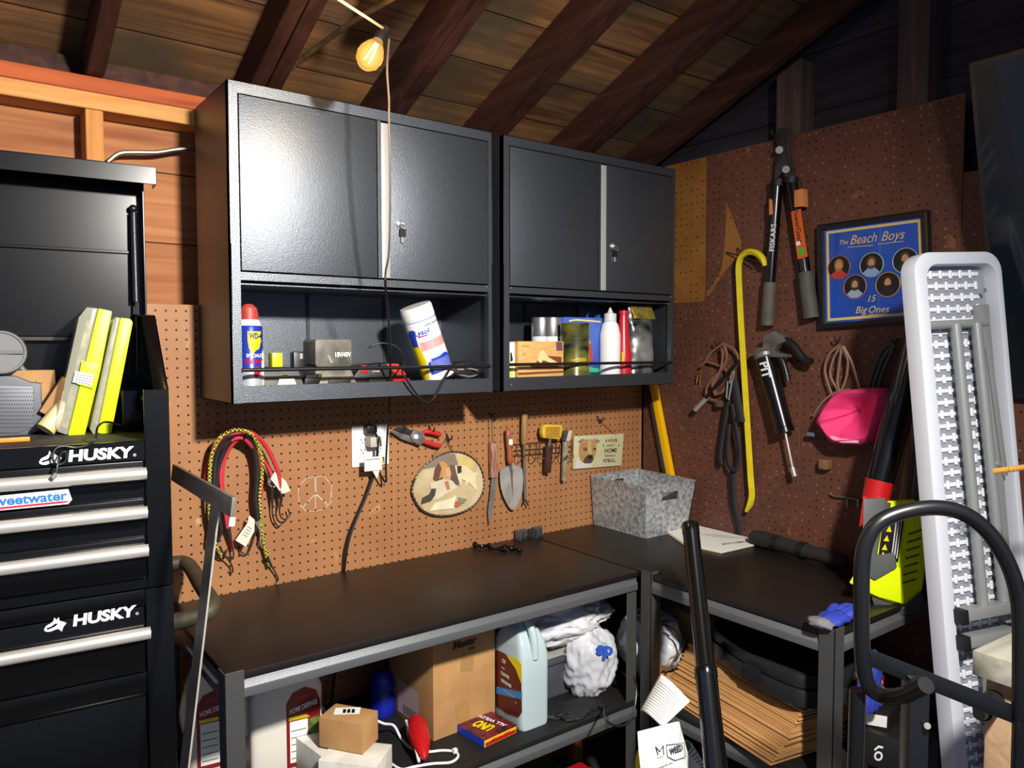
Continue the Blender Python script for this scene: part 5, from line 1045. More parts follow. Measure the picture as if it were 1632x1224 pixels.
# body: a solid with thickness along the view direction, standing on table
def bslab(name, m_, pts, h0, h1, bev=.006):
    b = MB(); b.hexa([bp3(u, v, h0) for u, v in pts], [bp3(u, v, h1) for u, v in pts]); return b.build(name, m_, t, bev=bev)
bslab('body_shell', lime, [(1392, 800), (1456, 795), (1486, 815), (1470, 940), (1452, 962), (1434, 968), (1386, 950), (1392, 860)], -.05, .03, .010)
bslab('foot', lime, [(1353, 929), (1362, 914), (1398, 895), (1436, 905), (1437, 962), (1400, 952)], -.02, .045, .004)
bslab('handle_grip', mat('blower_grey', '#565a58', .5), [(1376, 795), (1412, 793), (1404, 850), (1398, 885), (1425, 880), (1430, 905), (1395, 925), (1378, 915), (1374, 860)], .031, .055, .006)
bslab('battery', mat('blower_battery', '#3f4246', .5), [(1388, 950), (1436, 968), (1468, 942), (1475, 960), (1468, 978), (1430, 982), (1395, 972)], -.05, .04, .006)
for i in range(7): tubeQ = MB().hexa([bp3(1447+dx-i*1.5, 850+i*13+dv_, .0302) for dx, dv_ in ((0, 0), (22, -7), (23, -4), (1, 3))], [bp3(1447+dx-i*1.5, 850+i*13+dv_, .0312) for dx, dv_ in ((0, 0), (22, -7), (23, -4), (1, 3))]).build('vent_slot', mat('vent_dark', '#5d6608', .5), t)
lb = bslab('warning_label', mat('label_black', '#17181a', .4), [(1409, 817), (1443, 815), (1431, 896), (1400, 888)], .031, .033, .0005)
for i, (u, v) in enumerate(((1422, 828), (1417, 843), (1413, 858), (1410, 872), (1407, 884))):
    tr = MB(); tr.hexa([bp3(u-5, v+4, .0335), bp3(u+4, v+5, .0335), bp3(u+1, v-5, .0335)], [bp3(u-5, v+4, .0345), bp3(u+4, v+5, .0345), bp3(u+1, v-5, .0345)]); o_ = tr.build('warning_triangle', yel, t)
for i in range(3): b = MB(); b.hexa([bp3(u, v, .0335) for u, v in ((1429+i*4, 820), (1431+i*4, 820), (1422+i*4, 890), (1420+i*4, 890))], [bp3(u, v, .034) for u, v in ((1429+i*4, 820), (1431+i*4, 820), (1422+i*4, 890), (1420+i*4, 890))]); b.build('label_text_line', mat('label_white', '#c8c8c8', .5), t)
bslab('red_lever', red, [(1376, 790), (1384, 792), (1377, 835), (1369, 840)], .02, .05, .002)
def tubeP(name, m_, pa, pb, r0, r1, h=0): b = MB(); b.cyl(bp3(*pa, h), bp3(*pb, h), r0, 24, r1); return b.build(name, m_, t)
sc = dp/FPX
tubeP('tube_lower', blks, (1402, 770), (1437, 637), 20*sc, 22*sc); tubeP('tube_upper', blks, (1437, 640), (1466, 520), 20*sc, 19*sc, -.0); tubeP('tube_joint', blks, (1435, 646), (1439, 632), 23*sc, 23*sc)
tubeP('red_ring', red, (1394, 800), (1402, 766), 19.5*sc, 21.5*sc); tubeP('intake_collar', mat('blower_grey', '#565a58'), (1396, 812), (1400, 796), 20*sc, 19*sc, .01)
# second machine behind: clear dark tube
t = thing('vacuum_tube', 'smoky translucent tube standing behind the leaf blower beside the white folding table', 'tube', V((2.45, -1.12, TZ))); o = t.location.copy(); BLF = Fr(o, RT, UP); bq = lambda u, v: BLF.w(*BLF.px(u, v))-o
MB().cyl(bq(1440, 940), bq(1470, 660), .048, 24, .03).build('tube_body', mat('smoke_clear', '#5a4a40', .15, alpha=.6), t)
MB().cyl(bq(1462, 640), bq(1470, 560), .045, 20, .04).build('tube_top', blk, t)
# blue gloves
bg = mat('glove_blue', '#2d3fae', .7, var=.3, vs=40)
t = thing('work_gloves', 'blue and grey work gloves draped over the near corner of the corner table', 'gloves', V((2.03, -1.16, TZ+.006)))
m = MB(); m.blob((0, 0, .012), (.055, .03, .014), .3, 3, 3, floor=.001).build('glove_palm', bg, t, ang=80)
m = MB()
for i, (a, b) in enumerate((((.04, 0), (.12, -.012)), ((.04, .012), (.115, .012)), ((.035, -.014), (.095, -.035)), ((.02, .02), (.085, .035)))): m.tube(sm([(a[0], a[1], .013), ((a[0]+b[0])/2, (a[1]+b[1])/2, .02), (b[0], b[1], .012)], 4), [.011, .0115, .012, .012, .012, .0115, .0105, .010, .007], 10)
m.build('fingers', bg, t); MB().blob((-.055, .0, .014), (.02, .03, .013), .3, 5, 3, floor=.001).build('cuff', mat('glove_cuff', '#6c6b70', .8), t, ang=80)
gq = D(1400, 1020, 1.93)
t = thing('hanging_glove', 'blue work glove hanging down over the end rail of the corner table', 'glove', V((2.10, -1.226, .80)))
m = MB(); m.blob((0, 0, .02), (.035, .018, .055), .25, 8, 3).build('glove_palm', bg, t, ang=80); m = MB()
for i in range(4): m.tube(sm([(-.026+i*.017, 0, -.01), (-.03+i*.02, -.005, -.05), (-.03+i*.021, 0, -.085+.008*abs(i-1.5))], 4), [.010]*8+[.006], 8)
m.build('fingers', bg, t); MB().tube(sm([(-.03, 0, .03), (-.055, -.005, .005), (-.06, 0, -.025)], 4), [.010]*8+[.006], 8).build('thumb', bg, t)

# ================================================================ DRYWALL SQUARE
al = mat('dull_aluminium', '#7d746c', .45, .4, var=.25, vs=20)
p_near, p_far = V((.703, -.761, 1.339)), V((.703, -.33, 1.345)); hy = (p_far-p_near).normalized()
bb = BW; dn_ = None
b0 = V((.702, -.655, 1.333)); d_ = FW + RT*((291-816)/FPX) - UP*((1224-612)/FPX); b1 = CAM+d_*((-.655-CAM.y)/d_.y); dv = (b1-b0).normalized(); full = (0-b0.z)/dv.z
SF = Fr(b0+dv*full, hy, -dv); t = thing('drywall_square', 'tall aluminium drywall T-square leaning upright between the tool chest and the work table', 'square', SF)
MB().box(-.026, .026, 0, full, -.0015, .0015).build('blade', al, t)
MB().box(-.106, .33, full-.018, full+.018, -.004, .004).build('head', al, t, bev=.001)
MB().box(-.106, -.100, full-.034, full-.018, -.004, .006).build('end_lip', paper, t)
MB().box(-.0262, -.0255, .0, full-.02, -.0018, .0018).build('bright_edge', mat('pale_edge', '#b0aaa0', .4, .3), t)  # paler strip along the near edge of the blade

# ================================================================ UNDER THE LEFT TABLE
SH = .5305
def box3(name, label, cat, L_, M_, R_, z, h, m, top=False, group=None, tape=None):
    """carton from three corner pixels of its base (or top) and a height"""
    zz = z+h if top else z; a, b, c = (HZ(*q, zz) for q in (L_, M_, R_)); a.z = b.z = c.z = z
    X = (c-b); w_ = X.length; X.normalize(); Yd = V((-X.y, X.x, 0)); dd = max(.03, (a-b).dot(Yd)*(1.2 if 'scuffed' in label else 1)); F = Fr(b, X, Yd); t = thing(name, label, cat, F, group)
    MB().box(0, w_, 0, dd, 0, h).build('carton', m, t, bev=.002)
    return t, w_, dd, F
t, w_, dd, F = box3('shipping_box', 'large brown shipping box with printed top flap in the middle of the lower shelf', 'box', (632, 1127), (691, 1182), (789, 1144), SH, .305, card)
FF = Fr(F.O, F.X, (0, 0, 1)); tapem = mat('packing_tape', '#a8804e', .3)
def on(parentF, fr, pts, h): return [parentF.loc(fr.w(*fr.px(u, v, h))) for u, v in pts]
def decal(t, F, fr, name, m, pts, h=.0008):
    q = on(F, fr, pts, h); b = MB(); b.face(q); return b.build(name, m, t, smooth=False, solid=.0)
decal(t, F, FF, 'tape', tapem, [(736, 1036), (755, 1032), (754, 1068), (734, 1071)]); decal(t, F, FF, 'tape', tapem, [(725, 1125), (748, 1117), (749, 1150), (730, 1157)])
SFm = Fr(F.O, -F.Y, (0, 0, 1)); SS = Fr(F.w(0, 0, 0), -F.Y, (0, 0, 1))
decal(t, F, SS, 'shipping_label', mat('label_lilac', '#b9a0a0', .6), [(633, 1080), (667, 1104), (668, 1158), (634, 1132)])
for i in range(8): decal(t, F, SS, 'barcode_bar', mat('grey_ink', '#5c5850'), [(643+i*3, 1122+i*2.1), (644.2+i*3, 1123+i*2.1), (644.2+i*3, 1137+i*2.1), (643+i*3, 1136+i*2.1)], .0014)
def ftext(t, F, fr, s, u, v, size, m, h=.0012, rot=0, width=None, bold=.02, shear=0, tgt=None):
    x, y, _ = fr.px(u, v, h); return text(s, x, y, h, size, m, tgt or t, rot=rot, width=width, bold=bold, shear=shear)
tF = bpy.data.objects.new('front_print', None); COL.objects.link(tF); tF.parent = t; tF.matrix_parent_inverse = Matrix(); tF.matrix_local = F.mw().inverted() @ FF.mw()
ftext(t, F, FF, 'Master', 740, 1025, .028, mat('print_ink', '#3a2818', .7), bold=.06, shear=.2, tgt=tF); ftext(t, F, FF, 'Built', 752, 1033, .012, mat('print_ink', '#3a2818'), tgt=tF)
# jugs
def jug(name, label, u, v, z, W_, Dp, Hh, m, yaw_, neck=True):
    b = HZ(u, v, z); F = Fr(b, (math.cos(yaw_), math.sin(yaw_), 0), (-math.sin(yaw_), math.cos(yaw_), 0)); t = thing(name, label, 'jug', F)
    secs = [(0, 1, .94), (.01, 1, 1), (Hh*.68, 1, 1), (Hh*.80, .86, .92), (Hh*.92, .55, .7), (Hh*.965, .3, .45), (Hh, .2, .3)]
    def fn(uu, vv):
        k_ = vv*(len(secs)-1); i = min(int(k_), len(secs)-2); fr_ = k_-i; s0, s1 = secs[i], secs[i+1]; h = s0[0]*(1-fr_)+s1[0]*fr_; sx_ = s0[1]*(1-fr_)+s1[1]*fr_; sy_ = s0[2]*(1-fr_)+s1[2]*fr_
        a = uu*2*math.pi; c, s = math.cos(a), math.sin(a); ex = .28; return V((W_/2+W_/2*sx_*math.copysign(abs(c)**ex, c), Dp/2+Dp/2*sy_*math.copysign(abs(s)**ex, s), h))
    MB().grid(fn, 40, 18).build('jug_body', m, t, ang=50)
    return t, F
cl2 = mat('degreaser_clear', '#b9ccd0', .2, 0, alpha=.88, spec=.5)
t, F = jug('degreaser_jug', 'clear jug of cleaner degreaser with dark red label beside the shipping box', *uvof(V((1.569, -.352, SH))), SH, .15, .105, .30, cl2, -1.5708)
FF = Fr(F.O, F.X, (0, 0, 1)); hd = bpy.data.objects.new('front_label', None); COL.objects.link(hd); hd.parent = t; hd.matrix_local = F.mw().inverted() @ FF.mw()
def fl(name, m, pts, h): return flat(hd, name, m, FF.P(pts, h), h, .0004)
drd = mat('label_maroon', '#5a1610', .4, var=.3, vs=30)
fl('label', drd, [(790, 1035), (805, 1042), (822, 1062), (831, 1090), (832, 1135), (827, 1143), (808, 1137), (791, 1125)], .002)
fl('yellow_corner', yel, [(808, 1046), (822, 1048), (831, 1058), (832, 1093), (822, 1066)], .0028); fl('blue_band', mat('label_cyan', '#2d7cc0', .4), [(791, 1094), (832, 1103), (832, 1115), (791, 1105)], .0028)
for s_, u, v, sz, wd in (('Oil', 803, 1054, .016, .016), ('EATER', 802, 1065, .006, .016), ('CLEANER', 805, 1076, .013, .042), ('DEGREASER', 807, 1089, .013, .050)): x, y, _ = FF.px(u, v, .003); text(s_, x, y, .0034, sz, wink, hd, width=wd, bold=.03, rot=-.05)
x, y, _ = FF.px(811, 1105, .003); text('DISSOLVES GREASE & GRIME', x, y, .0034, .005, wink, hd, width=.05, rot=-.05); x, y, _ = FF.px(822, 1120, .003); text('32', x, y, .0034, .009, yel, hd)
MB().tube(sm([(.05, .05, .27), (.07, .05, .315), (.115, .05, .30), (.14, .05, .26), (.146, .05, .20)], 5), .012, 12).build('jug_handle', cl2, t)
jb = mat('jug_cream', '#ddd8ca', .4)
def hd_jug(u, v, z, label, lx):
    t, F = jug('pest_control_jug', label, u, v, z, .185, .10, .30, jb, -.12); FF = Fr(F.O, F.X, (0, 0, 1)); hd = bpy.data.objects.new('front_label', None); COL.objects.link(hd); hd.parent = t; hd.matrix_local = F.mw().inverted() @ FF.mw()
    a0 = lx; pr = [(a0, .01), (a0+.062, .01), (a0+.062, .19), (a0+.055, .225), (a0+.035, .24), (a0+.012, .23), (a0, .20)]
    S_1 = 1.4
    pr = [(a0+(x-a0)*S_1, y*.88) for x, y in pr]
    flat(hd, 'label', mat('label_red', '#7c1414', .4), pr, .0012, .0004); flat(hd, 'label_text_panel', paper, [(a0+.008, .02), (a0+.054, .02), (a0+.054, .128), (a0+.008, .128)], .0018, .0003)
    flat(hd, 'yellow_stripe', yel, [(a0+.006, .131), (a0+.060, .131), (a0+.050, .140), (a0+.006, .140)], .0018, .0003); flat(hd, 'picture', mat('label_pic', '#6a7f3a', .5, var=.6, vs=60), [(a0+.056, .04), (a0+.083, .04), (a0+.083, .13), (a0+.056, .124)], .0018, .0003)
    text('HOME DEFENSE', a0+.043, .160, .002, .018, wink, hd, width=.074, bold=.02, rot=.18, shear=.2); text('Ortho', a0+.042, .187, .002, .014, mat('logo_pink', '#b8605a', .5), hd, rot=.1)
    for i in range(5): flat(hd, 'print_line', ink, [(a0+.011, .03+i*.018), (a0+.050, .03+i*.018), (a0+.050, .032+i*.018), (a0+.011, .032+i*.018)], .0023, .0001)
    MB().tube(sm([(.0, .05, .10), (-.006, .045, .15), (.01, .05, .21), (.04, .05, .25)], 5), .010, 10).build('jug_handle', jb, t)
    return t
p0 = V((.905, -.37, SH)); 
hd_jug(*uvof(V((.882, -.285, SH))), SH, 'white pest control jug with bright red label behind the white cartons', .088)
hd_jug(*uvof(V((.762, -.17, SH))), SH, "shaded pest control jug with dark red label at the far left end of the shelf", .02)
# white cartons, small brown box
wb = mat('dirty_white_carton', '#e6e3da', .7, var=.3, vs=10, col2='#b9b4a6')
box3('white_carton', 'scuffed white carton at the front left of the lower shelf', 'box', (433, 1190), (517, 1209), (562, 1190), SH, .085, wb, True, None)
t, w_, dd, F = box3('white_carton', 'stained white carton below the small brown box', 'box', (520, 1196), (600, 1222), (625, 1186), SH, .090, wb, True)
t, w_, dd, F = box3('brown_carton', 'small dented brown carton with a white label resting on the white cartons', 'box', (497, 1200), (578, 1203), (603, 1178), SH+.092, .075, card)
TF_ = Fr(F.w(0, 0, .0757), F.X, F.Y); q = on(F, TF_, [(535, 1128), (575, 1127), (573, 1138), (531, 1139)], 0); MB().face(q).build('label', paper, t, smooth=False)
for i in range(3): MB().face(on(F, TF_, [(547+i*7, 1130), (552+i*7, 1130), (551+i*7, 1136), (546+i*7, 1136)], .0005)).build('barcode', ink, t, smooth=False)
# red cone thing, blue thing, white cable
F = Fr(V((1.275, -.40, SH)), (1, 0, 0), (0, 1, 0)); t = thing('red_funnel', 'red pointed plastic scoop lying between the cartons and the shipping box', 'scoop', F)
MB().lathe([(.004, 0), (.012, .01), (.026, .06), (.030, .11), (.028, .14), (.016, .165), (0, .17)], (-.02, -.1, .03), (.35, .9, .15), 28).build('scoop_body', red, t)
MB().tube(sm([(-.03, -.09, .02), (-.01, -.02, .055), (.01, .05, .06)], 4), .004, 8).build('white_edge', white, t)
F = Fr(V((1.31, -.16, SH)), (1, 0, 0), (0, 1, 0)); t = thing('blue_jug', 'deep blue plastic bottle at the back of the shelf left of the shipping box', 'bottle', F); 
MB().lathe([(.035, 0), (.038, .006), (.038, .05), (.030, .07), (.038, .085), (.036, .11), (.02, .13), (0, .132)], (0, 0, 0), (0, 0, 1), 28).build('bottle_body', mat('deep_blue', '#10209a', .35), t)
wc = [(565, 1184), (590, 1180), (612, 1178), (628, 1170), (640, 1178), (655, 1192), (680, 1198), (705, 1196), (725, 1198), (730, 1206), (718, 1215), (690, 1217), (660, 1222), (640, 1226), (622, 1216)]
w3 = [HZ(u, v, SH+.006) for u, v in wc]; w3[0].z = w3[1].z = SH+.068; w3[2].z = SH+.05; w3[3].z = SH+.03
t = thing('white_cable', 'white cable with a small clip looping over the shelf beside the red scoop', 'cable', w3[5]); o = w3[5]
MB().tube([p-o for p in sm(w3, 6)], .0035, 8).build('wire', white, t); MB().box(-.006, .006, -.005, .005, -.003, .008, Matrix.Translation(w3[8]-o)).build('clip', white, t)
o0 = V((1.06, -.06, SH)); w3 = [o0+V(p) for p in ((.0, .02, .30), (.03, .02, .25), (.05, .0, .18), (.055, -.05, .10), (.09, -.12, .02))]; tag(MB().tube([p-o0 for p in sm(w3, 6)], .004, 8).build('white_hose', white, GF(o0)), 'thin white cord hanging behind the pest control jug', 'cord')
o0 = V((1.22, -.02, SH)); w3 = [o0+V(p) for p in ((.03, 0, .36), (.02, -.01, .25), (.0, -.01, .12), (-.02, -.02, .01))]; tag(MB().tube([p-o0 for p in sm(w3, 6)], .005, 8).build('hanging_cable', blk, GF(o0)), 'black cord hanging on the pegboard below the table', 'cord')
# uno box
t, w_, dd, F = box3('card_game_box', 'small black and yellow card game box with blue end in front of the degreaser', 'box', (728, 1163), (772, 1192), (823, 1168), SH, .022, mat('uno_yellow', '#e0b820', .4))
MB().box(-.001, w_+.001, -.001, dd+.001, .0205, .023).build('top_print', mat('uno_top', '#2c1812', .4, var=.5, vs=60, col2='#7a2030'), t)
MB().box(-.002, .0, 0, dd, .001, .022).build('blue_end', by, t); MB().box(.004, w_-.004, -.0012, 0, .003, .012).build('red_strip', red, t)
text('UNO', w_*.42, dd*.45, .0236, .05, yel, t, rot=1.75, bold=.05, shear=.2, width=.06); text('ALL WILD!', w_*.72, dd*.5, .0236, .02, wink, t, rot=1.75, bold=.03); text('UNO', .0, 0, 0, .001, wink, t)
fq = bpy.data.objects.new('front_print', None); COL.objects.link(fq); fq.parent = t; fq.matrix_local = Matrix(((1, 0, 0, 0), (0, 0, -1, 0), (0, 1, 0, 0), (0, 0, 0, 1))); text('UNO ALL WILD', w_*.5, .012, .0016, .010, red, fq, bold=.03)
# grey bin with lid
t = thing('storage_bin', 'grey plastic storage bin with a cloth under its lid behind the degreaser', 'bin', V((1.70, -.40, SH)))
gb = mat('bin_grey', '#4c5057', .5, var=.3, vs=14); L0_, W0 = .185, .24
MB().hexa([V((.012, .01, 0)), V((L0_-.012, .01, 0)), V((L0_-.012, W0-.01, 0)), V((.012, W0-.01, 0))], [V((0, 0, .115)), V((L0_, 0, .115)), V((L0_, W0, .115)), V((0, W0, .115))]).build('bin_body', gb, t, bev=.006)
MB().box(-.008, L0_+.008, -.008, W0+.008, .112, .128).build('bin_rim', gb, t, bev=.004); MB().hexa([V((.004, .004, .128)), V((L0_-.004, .004, .128)), V((L0_-.004, W0, .128)), V((.004, W0, .128))], [V((.02, .02, .150)), V((L0_-.02, .02, .150)), V((L0_-.02, W0-.01, .150)), V((.02, W0-.01, .150))]).build('bin_lid', mat('lid_grey2', '#8a8a84', .5, var=.3, vs=20), t, bev=.004)
# bags
bagm = mat('plastic_bag', '#dcdcdc', .38, 0, var=.12, vs=8, bump=.5, bs=25, col2='#b9bcc4')
t = thing('plastic_bag', 'white plastic bag with blue letters hanging at the right end of the lower shelf', 'bag', V((1.90, -.43, SH)))
MB().blob((0, .01, .10), (.085, .085, .115), .22, 4, 5, 1.5, 1, floor=.002).build('bag_body', bagm, t, ang=70)
bi = mat('bag_blue', '#2a4fb4', .5); FF = Fr((1.90-.072, -.50, SH), RT - V((0, 0, RT.z)), (0, 0, 1)); q_ = bpy.data.objects.new('bag_print', None); COL.objects.link(q_); q_.parent = t; q_.matrix_local = Matrix.Translation((-.02, -.113, 0)) @ Matrix((FF.X, FF.Y, FF.Z)).transposed().to_4x4()
text('ds', -.02, .165, -.012, .055, bi, q_, bold=.05, rot=3.0)
t = thing('plastic_bag', 'crumpled white bag lying on top of the grey bin under the table', 'bag', V((1.76, -.32, SH+.152)))
MB().blob((.07, -.02, .075), (.19, .11, .07), .22, 11, 5, 1.8, 1, floor=.002).build('bag_body', bagm, t, ang=70)
t = thing('plastic_bag', 'big pale translucent bag at the back under the work table', 'bag', V((1.72, -.14, SH)))
MB().blob((.04, 0, .155), (.17, .10, .14), .2, 17, 5, 1.4, 1, floor=.002).build('bag_body', mat('bag_dull', '#cfc8c0', .5, var=.2, vs=8, bump=.4, bs=20), t, ang=70)
t = thing('plastic_bag', 'white bag with a black strap poking past the middle table leg onto the corner shelf', 'bag', V((2.10, -.50, .577)))
MB().blob((0, 0, .09), (.10, .10, .095), .22, 23, 5, 1.7, 1, floor=.002).build('bag_body', bagm, t, ang=70)
MB().tube(sm([(-.08, -.12, .20), (-.04, -.14, .17), (-.03, -.145, .12), (-.06, -.15, .09)], 5), .004, 8).build('strap', blk, t)
w3 = [D(u, v, d) for u, v, d in ((962, 1135, 1.97), (966, 1148, 1.95), (985, 1157, 1.95), (1003, 1150, 1.97), (1012, 1125, 2.0), (1014, 1095, 2.03), (1010, 1080, 2.06))]; w3[0] = V((1.86, -.53, SH+.004)); o = w3[0]
t = thing('thin_cord', 'thin black cord looping over the front edge of the lower shelf below the bags', 'cord', o); MB().tube([p-o for p in sm(w3, 6)], .003, 8).build('wire', blk, t); MB().box(-.02, .01, -.006, .006, -.003, .006).build('plug', blk, t, bev=.002)
t = thing('dark_rag', 'dark flattened rag lying on the shelf in front of the grey bin', 'rag', V((1.78, -.49, SH))); MB().blob((0, 0, .003), (.085, .045, .012), .4, 31, 4, 2, floor=.0005).build('rag_body', mat('rag', '#17171a', .7, bump=.4, bs=50), t, ang=80)
# floor level things
t = thing('green_bucket', 'green container in the dark on the floor under the work table', 'bucket', V((1.74, -.30, 0)))
MB().lathe([(.10, 0), (.115, .22), (.12, .23), (.12, .26), (.112, .26)], (0, 0, 0), (0, 0, 1), 32).build('bucket_body', mat('olive_green', '#5c7a1e', .5), t); MB().tube(sm([(-.12, 0, .25), (-.06, -.08, .30), (.06, -.08, .30), (.12, 0, .25)], 6), .004, 8).build('bail_handle', blk, t)
t = thing('red_clamp', 'bright red clamp in the dark below the shelf right of the green container', 'clamp', V((1.83, -.42, 0)))
MB().box(-.02, .05, -.02, .03, 0, .26).build('clamp_bar', blk, t, bev=.004); MB().box(-.035, .055, -.035, .02, .24, .30).build('clamp_jaw', red, t, bev=.008); MB().box(.02, .06, -.05, -.02, .20, .30).build('clamp_jaw', red, t, bev=.006)
# ---------------------------------------------------------------- right table shelf
S2 = .5465
# flattened cartons, each its own object
ed = mat('carton_edge', '#a87a48', .75, var=.25, vs=60, stretch=(1, 1, 4)); cb2 = mat('carton_face', '#c09058', .8, var=.12, vs=9)
rnd = random.Random(5); L1, M1, R1 = HZ(1088, 1148, S2+.0), HZ(1235, 1222, S2), HZ(1305, 1170, S2)
base = V((2.0, -1.06, S2)); CX = V((.74, .67, 0)).normalized(); N_ = 32; proto = None
M1 = HZ(1236, 1218, S2+.004); L1 = HZ(1056, 1102, S2+.004); R1 = HZ(1312, 1150, S2+.004)
ax_ = (L1-M1); lenA = min(ax_.length, .46); ax_.normalize(); bx_ = V((ax_.y, -ax_.x, 0)); bx_ = bx_ if bx_.x > 0 else -bx_
where = ['at the bottom of the stack']+['in the lower half of the stack']*9+['in the upper half of the stack']*20+['just under the topmost one', 'topmost, with blue printing on it']
zc = S2+.001
for i in range(N_):
    th = rnd.uniform(.0034, .0044); dx, dy, an = rnd.uniform(-.005, .006), rnd.uniform(-.003, .004)-.0033*i+(.012 if i < 9 else 0), rnd.uniform(-.010, .010)
    X = (ax_*math.cos(an)+bx_*math.sin(an)).normalized(); Y = V((-X.y, X.x, 0)); 
    if Y.dot(bx_) < 0: Yb = -Y
    else: Yb = Y
    F = Fr(M1*1 + V((0, 0, zc-M1.z)) + ax_*dx - bx_*dy, Yb, X)
    if F.Z.z < 0: F = Fr(F.O, X, Yb); wx, wy = lenA, .31
    else: wx, wy = .31, lenA
    o = MB().box(0, wx, 0, wy, 0, th).build('flat_carton', cb2, F, bev=.0008, seg=1)
    tag(o, 'flattened brown cardboard carton '+('%s on the corner table shelf' % where[min(i, len(where)-1)]), 'carton', 'flattened cartons in one stack '+('lower half' if 0 < i < 10 else 'upper half') if 0 < i < 30 else None); zc += th+.0004
topz = zc
o_ = F; 
tp = bpy.data.objects.new('top_print', None); COL.objects.link(tp); tp.parent = o; tp.matrix_local = Matrix.Identity(4)
qq = F.loc(HZ(1275, 1122, topz)); text('30', qq[0], qq[1], th+.0006, .035, by, tp, rot=.6, bold=.05); qq = F.loc(HZ(1298, 1130, topz)); text('FRAGILE', qq[0], qq[1], th+.0006, .02, by, tp, rot=1.0)
# black plastic case on top of the cartons
cF = Fr(V((HZ(1218, 1092, topz).x, HZ(1218, 1092, topz).y, topz+.001)), ax_, bx_); t = thing('tool_case', 'black molded plastic tool case lying on the flattened cartons', 'case', cF); zsg = 1 if cF.Z.z > 0 else -1
cpl = mat('case_plastic', '#1e2023', .42, bump=.2, bs=200)
def pzz(b, pts, z0, z1): return b.prism(pts, *sorted((z0*zsg, z1*zsg)))
pts = [tuple(p)[:2] for p in sm([(-.16, 0, 0), (-.10, -.03, 0), (.0, -.035, 0), (.12, -.02, 0), (.24, .02, 0), (.29, .10, 0), (.26, .20, 0), (.10, .24, 0), (-.10, .22, 0), (-.19, .12, 0)], 4, True)]
pzz(MB(), pts, 0, .045).build('case_base', cpl, t, bev=.006); pzz(MB(), [(x*.97+.002, y*.97+.003) for x, y in pts], .047, .085).build('case_lid', cpl, t, bev=.012)
pzz(MB(), [(-.02, -.045), (.03, -.045), (.03, -.03), (-.02, -.03)], .02, .06).build('latch', blk, t, bev=.003); pzz(MB(), [(.14, -.03), (.18, -.018), (.18, -.005), (.14, -.018)], .02, .06).build('latch', blk, t, bev=.003)
# stack of grey papers behind, brown paper
t = thing('paper_stack', 'dusty stack of thin grey booklets behind the black tool case', 'papers', V((2.33, -.46, S2+.0))); rnd = random.Random(9)
for i in range(1): MB().box(-.10, .10, -.12, .12, 0, .20).build('lower_papers', card, t, bev=.002)
for i in range(7): MB().box(-.11+rnd.uniform(-.01, .01), .11, -.13, .13+rnd.uniform(-.01, .01), .202+i*.009, .209+i*.009).build('booklet', mat('dusty_paper', '#5f5d58', .8, var=.4, vs=30), t)
F = Fr(V((2.05, -.60, S2)), (.9, -.3, 0), (.3, .9, 0)); tag(MB().box(-.02, .16, 0, .2, .001, .03).build('brown_carton', card, F, bev=.003), 'brown carton flap behind the flattened cartons near the middle leg', 'box')
# folded manual leaf
A = [D(1072, 1070, 1.98), D(1020, 1132, 1.93), D(1053, 1158, 1.86), D(1086, 1141, 1.84), D(1062, 1100, 1.93)]; o = A[1]
FFm = Fr(o, (A[2]-A[1]), (A[0]-A[1])); t = thing('instruction_leaflet', 'curled white instruction leaflet at the left end of the flattened cartons', 'paper', FFm)
pl2 = [FFm.loc(p)[:2] for p in A]; x1_ = FFm.loc(A[3]); p00, p10, p11, p01 = V(FFm.loc(A[1])), V(FFm.loc(D(1056, 1160, 1.86))), V(FFm.loc(D(1100, 1118, 1.86))), V(FFm.loc(D(1052, 1074, 1.95))); cbm = lambda u, v: (p00*(1-u)+p10*u)*(1-v)+(p01*(1-u)+p11*u)*v + V((0, 0, .02*math.sin(u*3.1)))
MB().grid(cbm, 10, 10).build('sheet', paper, t, solid=.0006)
for i in range(12): MB().grid(lambda u, v, i=i: cbm(.12+u*.76, .10+i*.065+v*.008)+V((0, 0, .0012)), 8, 1).build('text_line', mat('grey_ink', '#5c5850'), t)
# weed bag pouches in front
def pouch(name, label, pts, d0, d1, m, thick=.03):
    O = D(*pts[0], d0); P3 = []
    F = Fr(O, D(*pts[1], d1)-O, UP); t = thing(name, label, 'bag', F); pl2 = F.P(pts, 0); cx, cy = sum(p[0] for p in pl2)/len(pl2), sum(p[1] for p in pl2)/len(pl2)
    def fn(u, v, s=1):
        n_ = len(pl2); a = u*n_; i = int(a) % n_; f_ = a-int(a); p = V((*pl2[i], 0))*(1-f_)+V((*pl2[(i+1) % n_], 0))*f_; q = p.lerp(V((cx, cy, 0)), v); q.z = s*thick/2*math.sin(min(1, v*1.6)*math.pi/2); return q+V(mn.noise_vector(q*22))*.003*(v > 0)
    b = MB(); b.grid(lambda u, v: fn(u, v, 1), 48, 8); b.grid(lambda u, v: fn(u, v, -1), 48, 8); b.build('pouch_body', m, t, ang=70); return t, F
t, F = pouch('herbicide_pouch', 'white resealable pouch labelled WEED at the front under the middle table leg', [(1016, 1166), (1082, 1149), (1092, 1185), (1106, 1235), (1118, 1290), (1028, 1290), (1018, 1200)], 1.80, 1.84, mat('pouch_white', '#e4e4e2', .45, bump=.3, bs=30))
z = .0175
x, y, _ = F.px(1078, 1195, z); r_ = .1; text('WEED', x, y, z, .022, mat('dark_ink', '#3c4444', .5), t, width=.036, bold=.03, rot=r_)
MB().tube([F.px(u, v, z) for u, v in ((1062, 1187), (1090, 1184), (1093, 1206), (1076, 1212), (1064, 1206))], .0008, 6, True).build('logo_border', mat('dark_ink', '#3c4444'), t)
